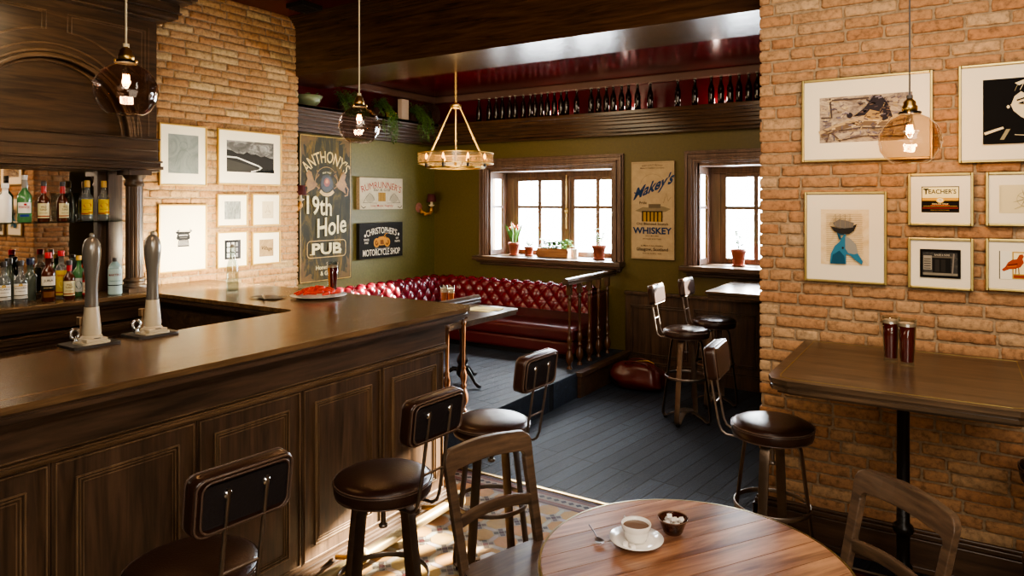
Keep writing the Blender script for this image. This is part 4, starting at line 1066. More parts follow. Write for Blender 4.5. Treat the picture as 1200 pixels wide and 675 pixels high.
def a_port(A, X, Z, w, h):
    k, c, g = '#0a090a', '#d8cba8', '#8c8468'
    A.poly(P(X, Z, [(.27, .78), (.25, .64), (.29, .5), (.36, .4), (.46, .31), (.52, .3), (.6, .36), (.68, .46), (.73, .6), (.74, .74), (.68, .88), (.5, .94), (.34, .9)]), c)      # face
    A.poly(P(X, Z, [(.42, .34), (.44, .2), (.62, .2), (.62, .38), (.52, .3)]), '#b7a986')
    A.poly(P(X, Z, [(.2, .7), (.2, .84), (.3, .96), (.46, 1.0), (.64, .99), (.78, .9), (.83, .72), (.79, .54), (.74, .5), (.74, .66), (.7, .74), (.6, .78), (.54, .72), (.48, .79), (.42, .73), (.36, .79), (.3, .72), (.27, .6), (.23, .6)]), k)   # cap of short hair with fringe
    for q in range(9): x = .3+.05*q; A.stroke(P(X, Z, [(x, .8+.01*(q % 3)), (x+.03, .9), (x+.09, .96)]), .0022, c if q % 2 else g)
    A.poly(P(X, Z, [(.3, .92), (.4, .97), (.5, .985), (.42, .93), (.34, .88)]), c)
    for s_, x in ((-1, .39), (1, .6)):
        A.stroke(P(X, Z, [(x-.07, .655), (x, .685), (x+.07, .66)]), .0055, k); A.poly(P(X, Z, [(x-.06, .605), (x-.02, .63), (x+.03, .63), (x+.06, .6), (x, .59)]), k); A.ell(X(x+.0), Z(.61), .003, .0035, c, 10)
    A.stroke(P(X, Z, [(.5, .63), (.48, .52), (.47, .495), (.51, .485)]), .0022, '#7a6e54'); A.ell(X(.475), Z(.49), .002, .0015, k, 8); A.ell(X(.52), Z(.487), .002, .0015, k, 8)
    A.poly(P(X, Z, [(.42, .425), (.47, .44), (.5, .43), (.53, .44), (.58, .425), (.5, .395)]), k); A.stroke(P(X, Z, [(.45, .37), (.52, .365)]), .0015, g)
    for x, z in ((.24, .56), (.75, .5)): A.ell(X(x), Z(z), .006, .008, c, 12)
    A.poly(P(X, Z, [(.3, .27), (.42, .25), (.5, .2), (.62, .24), (.74, .3), (.9, .24), (1, .2), (1, 0), (0, 0), (0, .1), (.14, .2)]), k)
    A.poly(P(X, Z, [(.02, .14), (.2, .23), (.19, .26), (.01, .18)]), c); A.poly(P(X, Z, [(.16, .06), (.2, .06), (.26, .22), (.22, .22)]), g)
    A.stroke(P(X, Z, [(.3, .13), (.5, .1), (.66, .08), (.98, .06)]), .0025, c); A.stroke(P(X, Z, [(.7, .26), (.72, .12)]), .002, g)
    for z in (.2, .15, .1): A.ell(X(.56), Z(z), .0035, .0035, g, 8)
picture('large framed black and white drawing of a short-haired woman, top right of the right wall', 'R', .31, 1.985, .594, .46, art=a_port, aw=.40, ah=.30, bg='#0a090a', av=.005, group='gold framed pictures on the right brick wall')
M['bookpage'] = noise_art('book_page', [(.3, '#c9ab78'), (.5, '#dcc59a'), (.7, '#e4d2ac')], 6)
def a_ele(A, X, Z, w, h):
    for k in range(24):
        zz = .06+k*.037
        A.rect(X(.12), X(.88+random.uniform(-.03, .02)), Z(zz), Z(zz)+.0022, '#a8946c')
    te, td, dk = '#2f6f8c', '#1c4a62', '#2a2826'
    A.poly(P(X, Z, [(.2, .02), (.22, .2), (.3, .34), (.4, .42), (.47, .52), (.52, .56), (.55, .5), (.53, .44), (.6, .42), (.72, .36), (.76, .24), (.88, .08), (.86, .02), (.72, .1), (.62, .18), (.54, .2), (.54, .02)]), te)
    A.poly(P(X, Z, [(.52, .52), (.62, .48), (.74, .38), (.78, .22), (.7, .2), (.58, .22), (.52, .3)]), '#8a8a84')
    A.poly(P(X, Z, [(.22, .02), (.26, .18), (.4, .26), (.5, .16), (.52, .02)]), td); A.stroke(P(X, Z, [(.42, .46), (.38, .56), (.5, .56)]), .012, td)
    A.ell(X(.47), Z(.31), .005, .006, dk)
    A.poly(P(X, Z, [(.2, .7), (.3, .6), (.42, .56), (.6, .56), (.7, .62), (.76, .74), (.6, .68), (.4, .66)]), dk)
    A.poly(P(X, Z, [(.26, .76), (.4, .82), (.55, .8), (.7, .76), (.68, .68), (.5, .66), (.32, .68)]), '#6a6660')
    for x in (.32, .42, .52, .62): A.stroke(P(X, Z, [(x, .68), (x, .92)]), .002, '#8a7c66'); A.stroke(P(X, Z, [(x-.05, .82), (x+.05, .84)]), .002, '#8a7c66'); A.stroke(P(X, Z, [(x, .92), (.18, .72)]), .001, '#8a7c66')
picture('framed book page print of a blue elephant balancing a ship on its trunk', 'R', -.478, 1.387, .384, .467, art=a_ele, aw=.225, ah=.285, bgmat='bookpage', group='gold framed pictures on the right brick wall')
def a_teach(A, X, Z, w, h):
    A.rect(X(.02), X(.98), Z(.5), Z(.97), '#efe2a8'); A.rect(X(.02), X(.98), Z(.45), Z(.56), '#c99a3e'); A.poly(P(X, Z, [(.02, .42), (.98, .42), (.98, .03), (.02, .03)]), '#140f0c')
    A.text("TEACHER'S", X(.5), Z(.72), h*.24, '#1b1512', .012, width=w*.84); A.text('T', X(.12), Z(.70), h*.32, '#1b1512', .01)
    A.ell(X(.5), Z(.47), w*.11, h*.11, '#d8b35a'); A.ell(X(.5), Z(.47), w*.08, h*.08, '#efe2b8'); A.text('TS', X(.5), Z(.44), h*.09, '#6a4a20', .01)
    A.text('HIGHLAND CREAM', X(.5), Z(.3), h*.07, '#e8d8a0', .01, width=w*.42); A.rect(X(.05), X(.95), Z(.235), Z(.25), '#c99a3e'); A.text('SCOTCH WHISKY', X(.5), Z(.25), h*.06, '#e0582a', .01, width=w*.5); A.rect(X(.03), X(.97), Z(.15), Z(.19), '#8a2e16'); A.text('PERFECTION OF OLD SCOTCH WHISKY', X(.5), Z(.07), h*.05, '#b08a4a', .005, width=w*.5)
picture("small framed TEACHER'S label in cream, gold and black beside the elephant print", 'R', -.0605, 1.687, .269, .253, art=a_teach, aw=.155, ah=.125, bg='#16110d', group='gold framed pictures on the right brick wall')
def a_map(A, X, Z, w, h):
    for k in range(8):
        a = PI*k/4+.3; l = .28 if k % 2 else .4; A.poly([(X(.6)+math.cos(a)*l*h, Z(.5)+math.sin(a)*l*h), (X(.6)+math.cos(a+.3)*.06*h, Z(.5)+math.sin(a+.3)*.06*h), (X(.6)+math.cos(a-.3)*.06*h, Z(.5)+math.sin(a-.3)*.06*h)], '#8a8262')
    A.stroke([(X(.6)+.25*h*math.cos(k*.3), Z(.5)+.25*h*math.sin(k*.3)) for k in range(22)], .0012, '#8f8768'); A.rect(X(.02), X(.04), Z(.1), Z(.95), '#c9bd98'); A.stroke(P(X, Z, [(.35, .15), (.5, .25), (.8, .2), (.98, .3)]), .002, '#a29870')
picture('small framed pale antique chart with a compass star, right of the black and gold label', 'R', .2545, 1.690, .269, .25, art=a_map, aw=.165, ah=.13, bg='#d2c59c', group='gold framed pictures on the right brick wall')
M['grime'] = noise_art('grimy_photo', [(.3, '#0a0a09'), (.5, '#1d1c1a'), (.65, '#45423c'), (.8, '#8e887a')], 16, (1, 1, 1.5))
def a_shop(A, X, Z, w, h):
    A.rect(X(.05), X(.28), Z(.25), Z(.8), '#8f897c'); A.rect(X(.3), X(.78), Z(.15), Z(.72), '#151412'); A.rect(X(.36), X(.48), Z(.18), Z(.66), '#2b2926'); A.rect(X(.52), X(.64), Z(.18), Z(.66), '#262421')
    A.rect(X(.28), X(.82), Z(.72), Z(.78), '#5b574e'); A.text('BAKER & SONS', X(.55), Z(.8), h*.1, '#b5ae9e', .0, width=w*.4); A.rect(X(.04), X(.98), Z(.04), Z(.14), '#7a7568')
    for k in range(5): A.rect(X(.07), X(.25), Z(.3+.09*k), Z(.3+.09*k)+.003, '#2a2824')
    A.stroke(P(X, Z, [(.82, .1), (.86, .9)]), .006, '#77716a'); A.border(w, h, .012, '#0a0a09', u0=X(.5), v0=Z(0))
picture('small framed dark monochrome photo of an old shuttered building front', 'R', -.0605, 1.382, .269, .246, art=a_shop, aw=.155, ah=.125, bgmat='grime', group='gold framed pictures on the right brick wall')
def a_bird(A, X, Z, w, h):
    A.rect(X(0), X(.02), Z(0), Z(1), '#15120f'); A.rect(X(.02), X(.28), Z(0), Z(1), '#e6e0cc'); A.rect(X(.3), X(1), Z(.02), Z(.98), '#b08c3e'); A.rect(X(.33), X(.98), Z(.2), Z(.94), '#f0e2b0'); A.rect(X(.33), X(.98), Z(.06), Z(.16), '#8f3a16')
    A.poly(P(X, Z, [(.06, .34), (.14, .44), (.2, .6), (.3, .7), (.4, .72), (.46, .88), (.53, .9), (.56, .82), (.53, .74), (.56, .6), (.48, .44), (.36, .38), (.22, .36), (.1, .28)]), '#9c3f18')
    A.stroke(P(X, Z, [(.2, .5), (.42, .56)]), .005, '#5c220e'); A.stroke(P(X, Z, [(.18, .44), (.4, .48)]), .004, '#c4662a'); A.stroke(P(X, Z, [(.38, .4), (.37, .2)]), .003, '#5c220e'); A.stroke(P(X, Z, [(.44, .42), (.45, .2)]), .003, '#5c220e')
    A.text('The Famous', X(.76), Z(.76), h*.13, '#7a1c10', .01, width=w*.36, rise=.1); A.text('Grouse', X(.78), Z(.56), h*.2, '#15110e', .015, width=w*.36, rise=.08); A.text('SCOTCH WHISKY', X(.76), Z(.34), h*.09, '#7a1c10', .01, width=w*.34)
picture('small framed whisky label with a red-brown grouse, bottom right of the right wall', 'R', .2545, 1.39, .269, .241, art=a_bird, aw=.165, ah=.13, bg='#e9dfc0', group='gold framed pictures on the right brick wall')
# left wall
GL = 'gold framed pictures on the left brick wall'
M['greyportrait'] = noise_art('faded_grey', [(.3, '#5d6360'), (.5, '#757b77'), (.7, '#868c86')], 5)
def a_grey(A, X, Z, w, h):
    A.stroke([(X(.5)+.13*w*math.cos(k*.35), Z(.72)+.1*h*math.sin(k*.35)) for k in range(19)], .002, '#59605c'); A.stroke(P(X, Z, [(.3, .5), (.42, .6), (.58, .6), (.74, .48)]), .002, '#5a605d'); A.stroke(P(X, Z, [(.2, .2), (.3, .45)]), .002, '#5a605d')
picture('tall framed faded grey print, upper left of the left brick wall', 'L', 3.231, 1.928, .402, .483, art=a_grey, aw=.255, ah=.305, bgmat='greyportrait', fm='frame_l', group=GL, av=.01)
M['clouds'] = noise_art('mono_clouds', [(.3, '#2b2a29'), (.5, '#545250'), (.65, '#8f8c88'), (.8, '#b8b4ae')], 5, (1, 1, 2.4))
def a_road(A, X, Z, w, h):
    A.poly(P(X, Z, [(0, 0), (1, 0), (1, .48), (.9, .5), (.8, .56), (.72, .52), (.6, .6), (.5, .58), (.42, .66), (.34, .58), (.2, .6), (.1, .68), (0, .7)]), '#2a2928')
    A.poly(P(X, Z, [(0, 0), (.6, 0), (.68, .12), (.5, .22), (0, .4)]), '#3a3836'); A.poly(P(X, Z, [(.62, 0), (.8, .05), (1, .12), (1, 0)]), '#0d0c0c')
    A.stroke(P(X, Z, [(0, .47), (.2, .46), (.32, .4), (.5, .3), (.66, .22), (.72, .16), (.66, .08), (.5, .02)]), .012, '#c4c0ba'); A.stroke(P(X, Z, [(.4, .36), (.6, .26)]), .006, '#e8e4de')
    for k in range(26): x = .62+k*.0145; hh = random.uniform(.05, .16); A.poly(P(X, Z, [(x-.012, .0), (x+.012, 0), (x, hh)]), '#080808')
picture('framed dark photo of a winding mountain road on the left brick wall', 'L', 3.852, 1.946, .642, .466, art=a_road, aw=.475, ah=.265, bgmat='clouds', fm='frame_l', group=GL, av=.01)
def a_type(A, X, Z, w, h):
    k, g = '#232326', '#8f8d8c'
    A.poly(P(X, Z, [(.14, .72), (.86, .72), (.92, .82), (.08, .82)]), k); A.poly(P(X, Z, [(.12, .5), (.2, .74), (.8, .74), (.88, .5), (.82, .42), (.18, .42)]), k); A.rect(X(.26), X(.74), Z(.6), Z(.68), g); A.rect(X(.3), X(.7), Z(.5), Z(.54), '#5a5856')
    A.poly(P(X, Z, [(.24, .42), (.76, .42), (.82, .06), (.18, .06)]), '#3a393b'); A.poly(P(X, Z, [(.27, .38), (.73, .38), (.77, .14), (.23, .14)]), '#a5a2a0')
    for r_ in range(4):
        for q in range(9): A.ell(X(.29+.052*q), Z(.18+.055*r_), .0035, .003, '#2a292b', 8)
    for s in (.15, .85): A.ell(X(s), Z(.86), w*.06, h*.05, k); 
    A.rect(X(.1), X(.9), Z(.84), Z(.87), g); A.stroke(P(X, Z, [(.2, .98), (.2, .86)]), .004, k); A.stroke(P(X, Z, [(.8, .98), (.8, .86)]), .004, k); A.stroke(P(X, Z, [(.0, .8), (.1, .84)]), .004, k)
    A.text('L.C. SMITH', X(.5), Z(.61), h*.06, k, .01)
picture('framed drawing of an old black typewriter on white, lower left brick wall', 'L', 3.228, 1.252, .408, .532, art=a_type, aw=.155, ah=.155, bg='#e6dbc2', fm='frame_l', group=GL)
M['forest'] = noise_art('mono_forest', [(.3, '#4a4c4a'), (.5, '#7d807c'), (.7, '#a9aca6')], 9, (3, 1, 1))
picture('small framed misty grey forest print, left brick wall above the clear bottle', 'L', 3.6725, 1.595, .295, .275, bgmat='forest', aw=.155, ah=.15, fm='frame_l', group=GL)
def a_sk(A, X, Z, w, h):
    A.stroke(P(X, Z, [(.3, .3), (.5, .8), (.6, .4), (.75, .42)]), .002, '#6a5c48'); A.stroke(P(X, Z, [(.2, .35), (.45, .45), (.8, .3)]), .002, '#6a5c48'); A.stroke(P(X, Z, [(.35, .2), (.7, .2), (.6, .5)]), .0015, '#7a6c58')
picture('small framed beige pencil sketch, top right of the four small left frames', 'L', 4.012, 1.592, .298, .282, art=a_sk, bg='#c3b394', aw=.12, ah=.15, au=.015, fm='frame_l', group=GL)
def a_win(A, X, Z, w, h):
    for a in (.14, .4, .66):
        for b in (.1, .38, .66): A.rect(X(a), X(a+.2), Z(b), Z(b+.22), '#b9b9b6' if a < .5 else '#77777a')
    A.rect(X(.8), X(.98), Z(.02), Z(.98), '#34343a')
picture('small framed black and white window photo behind the clear bottle', 'L', 3.6725, 1.25, .295, .304, art=a_win, bg='#1c1c20', aw=.155, ah=.16, fm='frame_l', group=GL)
M['sepia'] = noise_art('sepia_print', [(.3, '#7d6444'), (.6, '#9b8058'), (.8, '#ab9068')], 7)
def a_scr(A, X, Z, w, h): A.text('Village', X(.5), Z(.38), h*.3, '#2a2018', .01, width=w*.8, shear=.3, rise=-.12)
picture('small framed brown print with slanted script lettering by the brick corner', 'L', 4.012, 1.254, .298, .288, art=a_scr, bgmat='sepia', aw=.15, ah=.15, fm='frame_l', group=GL)

# ---- tall pub sign
M['signboard'] = noise_art('dark_green_sign_board', [(.3, '#1c2010'), (.5, '#2e2c12'), (.6, '#5a480e'), (.72, '#8a680e')], 2.6, (3, 1, .8))
sw, sh_ = .70, 1.50; u = 5.035; 
t = thing('pub_sign', "tall green and gold sign reading Anthony's 19th Hole PUB on the green wall", 'sign', (XG, u, .985), PI/2)
m = MB(); m.box(-sw/2, sw/2, -.035, 0, 0, sh_); m.build('board', 'signboard', t, bevel=.003)
A = Art(-.0358); gd, cr, yl = '#c9a55a', '#e9dca0', '#624800'
for (cx, sx) in ((-sw/2, 1), (sw/2, -1)):
    for (cz, sz) in ((0, 1), (sh_, -1)):
        R = random.Random(int(cx*10+cz*3)); pts = [(cx, cz)]
        for k in range(14):
            a = PI/2*k/13; r_ = .16*R.uniform(.55, 1.1)*(1+.7*abs(math.cos(2*a)))*.8; pts.append((cx+sx*r_*math.cos(a), cz+sz*r_*math.sin(a)*1.25))
        A.poly(pts, yl)
for s in (-1, 1):
    pts = [(s*sw/2, 0)]; R = random.Random(5+s)
    for k in range(30): pts.append((s*(sw/2-.012-.02*R.random()), sh_*k/29))
    pts.append((s*sw/2, sh_)); A.poly(pts, '#4a3800')
A.border(sw, sh_, .006, '#c2a23c', .012)
A.text("ANTHONY'S", 0, 1.225, .17, '#e0c578', .01, width=.57, bend=.32)
A.stroke([(.15*math.cos(k*PI/10), 1.03+.15*math.sin(k*PI/10)) for k in range(-1, 12)], .006, '#a8843c')
for s in (-1, 1):   # winged beasts left and right of the crest
    b = '#94681a'; q = lambda x, z: (s*x, z)
    A.poly([q(.12, 1.0), q(.17, 1.04), q(.2, 1.12), q(.24, 1.14), q(.27, 1.1), q(.25, 1.05), q(.28, 1.0), q(.25, .96), q(.27, .9), q(.22, .93), q(.17, .95)], b)
    A.stroke([q(.26, 1.0), q(.3, .95), q(.29, .89), q(.25, .88)], .014, b); A.stroke([q(.15, 1.05), q(.1, 1.1), q(.13, 1.14)], .012, b); A.stroke([q(.14, .98), q(.09, .95)], .012, b)
A.ell(0, 1.01, .085, .09, '#2a2410'); A.stroke([(-.12, 1.12), (.12, .93)], .01, '#1b1008'); A.stroke([(.12, 1.12), (-.12, .93)], .01, '#1b1008'); A.ell(0, 1.02, .04, .045, '#8a3a1c'); A.ell(0, 1.03, .022, .022, '#c77c3a')
A.stroke([(-.09, .93), (-.05, .9), (0, .89), (.05, .9), (.09, .93)], .035, '#c9a55a'); A.text('PINE CREST', 0, 1.115, .022, cr, .01, bend=.15)
A.text('19th', -.1, .69, .26, cr, .015, width=.33, rise=-.08); A.text('Hole', .07, .48, .27, cr, .015, width=.40, rise=.12)
for r_ in ((.26, .008),):
    rr_ = [(x, z+.335) for x, z in rrect(.52, .17, .04, 4)]; A.stroke(rr_+[rr_[0]], .008, gd)
A.text('PUB', 0, .285, .155, cr, .03, width=.40)
for x in (-.2, .0, .165):  A.rect(x-.03, x+.03, .281, .288, cr)
A.text('Honest Fare', 0, .13, .06, cr, .012, width=.30, rise=.03); A.text('& Grog', 0, .065, .06, cr, .012, width=.18)
A.build('lettering', 'vcg', t, recalc=False)
# ---- two small signs
t = thing('bar_sign', 'red lettered cream sign reading RUMRUNNER\'S with a small barrel', 'sign', (XG, 5.845, 1.72), PI/2)
w, h = .70, .355; m = MB(); m.box(-w/2, w/2, -.05, 0, 0, h); m.build('board', 'mortar', t, bevel=.004)
A = Art(-.0508); A.rect(-w/2+.002, w/2-.002, .002, h-.002, '#b9ad92'); A.text("RUMRUNNER'S", 0, .24, .105, '#8c1c20', 0, width=.63, bend=.9); A.text('Bar & Grill', 0, .205, .045, '#4a453c', .01, width=.26, shear=.2)
A.rect(-.06, .06, .09, .19, '#7a5c24'); 
for x in (-.045, -.015, .015, .045): A.rect(x-.005, x+.005, .09, .19, '#b48a3a')
for s in (-1, 1):
    A.ell(s*.19, .12, .07, .045, '#9c947e'); A.stroke([(s*.12, .1), (s*.16, .16), (s*.2, .18), (s*.25, .14), (s*.3, .07)], .006, '#5c574c'); A.stroke([(s*.08, .07), (s*.3, .075)], .004, '#3a352c'); A.stroke([(s*.26, .03), (s*.3, .015), (s*.33, .04)], .008, '#2a2622')
A.text('Live Music Nightly', 0, .03, .035, '#8c1c20', .01, width=.36); A.build('lettering', 'vcs', t, recalc=False)
t = thing('workshop_sign', "black sign reading CHRISTOPHER'S MOTORCYCLE SHOP with a golden motorcycle", 'sign', (XG, 5.845, 1.175), PI/2)
h = .395; m = MB(); m.box(-w/2, w/2, -.05, 0, 0, h); m.build('board', 'blackplastic', t, bevel=.004)
A = Art(-.0508); A.rect(-w/2+.002, w/2-.002, .002, h-.002, '#17140f'); wt = '#d9cfb8'
A.text("CHRISTOPHER'S", 0, .275, .10, wt, .008, width=.48, bend=.8); A.text('MOTORCYCLE SHOP', 0, .03, .1, wt, .008, width=.6)
g, g2 = '#b57a22', '#6e4210'
for s in (-1, 1): A.ell(s*.085, .17, .047, .052, g); A.ell(s*.085, .17, .028, .033, g2); A.ell(s*.085, .17, .01, .012, g)
A.poly([(-.09, .2), (-.05, .235), (.02, .24), (.06, .22), (.1, .2), (.06, .16), (.03, .14), (-.04, .14)], g); A.poly([(-.03, .15), (.03, .15), (.02, .2), (-.03, .2)], g2); A.stroke([(.03, .24), (.06, .27), (.09, .27)], .008, g); A.stroke([(.05, .24), (.09, .17)], .01, g)
for s in (-1, 1): A.text('SINCE' if s < 0 else 'EST', s*.25, .2, .03, wt, .012); A.text('1950' if s < 0 else 'PARTS', s*.25, .165, .03, wt, .012); A.ell(s*.27, .255, .014, .016, wt)
A.stroke([(-.12, .11), (0, .1), (.12, .11)], .006, '#9a948a'); A.build('lettering', 'vcs', t, recalc=False)
# ---- whiskey sign
w, h = .467, 1.01
t = thing('whiskey_sign', 'tall cream sign with blue lettering reading Makey\'s WHISKEY between the windows', 'sign', (-2.63, YW, 1.211))
m = MB(); m.box(-w/2, w/2, -.03, 0, 0, h); m.build('board', 'mortar', t, bevel=.003)
A = Art(-.0308); A.rect(-w/2+.002, w/2-.002, .002, h-.002, '#b8a27e'); bl, dk = '#1d3a63', '#4a4034'
A.text("Makey's", 0, .70, .15, bl, .03, width=.42, shear=.45, rise=.42); A.stroke([(-.2, .69), (-.14, .665), (-.1, .71)], .012, bl)
A.stroke([(.13*math.cos(k*.3), .76+.12*math.sin(k*.3)) for k in range(11)], .003, '#8a785c')
A.text('FINEST QUALITY PRODUCT', 0, .965, .022, dk, .008, width=.22, bend=.6); A.text('Makey\'s Distillery Company', 0, .935, .022, dk, .008, width=.26)
A.poly([(-.19, .5), (-.1, .54), (0, .53), (.1, .55), (.2, .52), (.14, .49), (-.1, .48)], '#8a7c60'); A.rect(-.04, .09, .53, .57, '#6a5f4c'); A.text('Pride', -.1, .57, .04, dk, .008); A.stroke([(.12, .58), (.15, .68), (.17, .6), (.2, .64)], .006, '#8a7c60')
A.poly([(-.1, .39), (-.115, .44), (-.1, .495), (.1, .495), (.115, .44), (.1, .39)], '#a9852c')
for x in (-.105, -.06, -.02, .02, .06, .105): A.rect(x-.007, x+.007, .39, .495, '#2e2414')
A.rect(-.11, .11, .488, .498, '#2e2414'); A.text('Old Blended Scotch', 0, .355, .035, dk, .01, width=.34); A.text('WHISKEY', 0, .265, .092, bl, .025, width=.42)
A.text('FULLY MATURED', 0, .235, .018, dk, .005, width=.14); A.text('DISTILLED & BOTTLED', 0, .205, .018, dk, .005, width=.2); A.text('by Makey & Sons Distillery', 0, .135, .02, dk, .008, width=.24); A.text('Glasgow, Scotland', 0, .09, .045, dk, .012, width=.34); A.text('ESTABLISHED 1850', 0, .055, .016, dk, .005, width=.2)
A.border(w, h, .002, '#8a7454', .015); A.build('lettering', 'vcs', t, recalc=False)

# ================================================================== BAR TOP ITEMS
def tap(label, x, y):
    t = thing('beer_tap', label, 'beer tap', (x, y, TZ+.001), 0)
    m = MB(); m.prism(rrect(.17, .2, .02, 3, -.02, 0), 0, .012); m.build('drip_mat', 'slate', t, bevel=.003)
    m = MB(); m.prism(rrect(.11, .12, .02, 3), .012, .02); m.lathe([(.05, .02), (.046, .03), (.04, .045), (.03, .05)], 24); m.box(-.03, .05, -.045, .045, .02, .036); m.build('base', 'cream', t, bevel=.003)
    m = MB(); m.lathe([(.036, .045), (.038, .06), (.034, .11), (.029, .165), (.0285, .17)], 28); m.build('ferrule', 'cream', t)
    m = MB(); m.lathe([(.0275, .168), (.0265, .2), (.025, .25), (.0265, .3), (.032, .35), (.0365, .39), (.037, .42), (.0335, .445), (.026, .462), (.016, .472), (.009, .476)], 32); m.lathe([(.008, .474), (.01, .48), (.0095, .488), (.005, .493), (1e-4, .494)], 14, cap=False); m.build('handle', 'handle', t)
    m = MB(); m.tube([(-.085, -.03+.018*math.cos(k*PI/8), .045+.022*math.sin(k*PI/8)) for k in range(16)], .0075, 8, True); m.lathe([(.012, .012), (.01, .025)], 12, (-.085, -.03, 0)); m.build('chrome_loop', 'chrome', t)
    m = MB(); m.tube([(-.045, -.02, .012), (-.045, -.02, .09)], .008, 8); m.box(-.062, -.03, -.035, -.005, .09, .125); m.build('lever', 'tapred', t, bevel=.004)
    m = MB(); m.box(.02, .055, -.012, .012, .0362, .0375); m.build('slot', 'blackplastic', t)
    return t
tap('left of the two beer pump handles, at the inner edge of the bar top', -3.2, 1.585)
tap('right of the two beer pump handles, nearer the typewriter picture', -3.2, 1.86)
# clear bottle
t = thing('water_bottle', 'clear glass swing-top bottle standing alone on the far arm of the bar', 'bottle', (-4.19, 3.0, TZ+.001))
m = MB(); m.lathe([(.036, 0), (.042, .006), (.042, .15), (.04, .18), (.028, .225), (.02, .25), (.0185, .30), (.021, .305), (.021, .318), (.016, .32), (.016, .3), (.019, .24), (.037, .18), (.038, .02), (1e-4, .018)], 28, cap=False); m.build('glass_body', 'clear', t)
m = MB(); m.lathe([(.036, .02), (.036, .08)], 24); m.build('water', 'clearblue', t)
m = MB(); m.lathe([(.014, .315), (.016, .33), (.01, .338)], 16); m.tube([(.022, 0, .3), (.026, 0, .325), (0, 0, .345), (-.026, 0, .325), (-.022, 0, .3)], .0018, 6); m.build('stopper', 'capgrey', t)
# plate of red food
pc = (-3.56, 3.2, TZ+.001)
t = thing('plate', 'flat white plate under the red food at the far end of the bar', 'plate', pc)
m = MB(); m.lathe([(.08, 0), (.13, .006), (.182, .016), (.184, .019), (.13, .011), (.08, .006), (1e-4, .006)], 44, cap=False); m.build('dish', 'white', t)
R = random.Random(6)
for k in range(30):
    a = R.uniform(0, 2*PI); r_ = R.uniform(.01, .125); x, y = r_*math.cos(a), r_*math.sin(a); z = .022+.03*(1-r_/.125)+R.uniform(0, .008); b = R.uniform(0, PI); l = R.uniform(.04, .07)
    m = MB(); pts = [(x+l*math.cos(b+q*.5)*(q/2), y+l*math.sin(b+q*.5)*(q/2), z+.012*math.cos(q)) for q in (-1.6, -.9, -.2, .5, 1.1, 1.7)]
    m.tube([(p_[0], p_[1], p_[2]) for p_ in pts], .012, 8, scales=[.4, .9, 1.1, 1, .7, .3])
    o = m.build('food_piece', 'lobster', loc=pc); tag(o, 'curled red-orange piece of food heaped on the white bar plate', 'food', 'red-orange food pieces on the bar plate')
m = MB(); m.M = rot('Z', 10)
def nap(i, j): return (-.11+.22*i, -.07+.14*j, .003+.008*abs(math.sin(5*i+3*j)))
m.grid(nap, 14, 10); tag(m.build('napkin', 'napkin', loc=(-3.80, 2.99, TZ+.001)), 'crumpled grey-brown napkin left of the plate on the bar', 'napkin')
m = MB(); m.tube([(0, -.1, .006), (0, 0, .006)], .006, 8, scales=[.9, 1.1]); m.add([(-.008, 0, .006), (.008, 0, .006), (.008, .08, .006), (0, .11, .006), (-.006, .08, .006)], [(0, 1, 2, 3, 4)]); o = m.build('knife', 'metal', loc=(-3.80, 2.95, TZ+.012)); o.rotation_euler = (0, 0, 1.0); tag(o, 'knife lying on the napkin at the far end of the bar', 'knife')

# ---- bottles
def bottle(label, loc, H, R, glassm, cap, shape='round', lab=None, neck=.3, group='spirit bottles behind the bar', rz=0, capH=.03, neckR=.014, neckmat=None, lab2=None, square=False):
    t = thing('liquor_bottle', label, 'bottle', loc, rz, group)
    hb = H*(1-neck-.14)
    pr = [(R*.9, 0), (R, .006), (R, hb*.9), (R*.97, hb), (R*.8, hb+H*.05), (R*.45, hb+H*.11), (neckR, hb+H*.16), (neckR*.95, H-capH), (neckR*1.1, H-capH+.001)]
    m = MB()
    if square:
        n = 28; v = []; f = []
        for r, z in pr:
            k = max(0, min(1, (r-neckR)/(R-neckR)))
            for q in range(n):
                a = 2*PI*q/n; e = 2/(2+6*k); cx, sx = math.cos(a), math.sin(a)
                v.append((r*math.copysign(abs(cx)**e, cx), r*(1-.25*k)*math.copysign(abs(sx)**e, sx), z))
        for i in range(len(pr)-1):
            for q in range(n): f.append((i*n+q, i*n+(q+1) % n, (i+1)*n+(q+1) % n, (i+1)*n+q))
        m.add(v, f, 0, None, True); m.add(v[:n], [tuple(range(n))])
    else: m.lathe(pr, 24)
    m.build('glass_body', glassm, t)
    m = MB(); m.lathe([(neckR*1.15, H-capH), (neckR*1.2, H-capH*.3), (neckR*1.1, H)], 16); m.build('cap', cap, t)
    if neckmat: m = MB(); m.lathe([(neckR*1.12, hb+H*.17), (neckR*1.1, H-capH)], 16, cap=False); m.build('neck_sleeve', neckmat, t)
    if lab: lab(t, R, hb)
    return t
def curved(A, R, sq=1.0, off=.0008):
    """wrap flat artwork round the bottle, facing -Y"""
    out = []
    for x, y, z in A.v:
        a = x/(R+off); rr = R+off+(A.y-y)*1.0+.0003
        out.append((rr*math.sin(a), -rr*math.cos(a)*sq, z))
    A.v = out
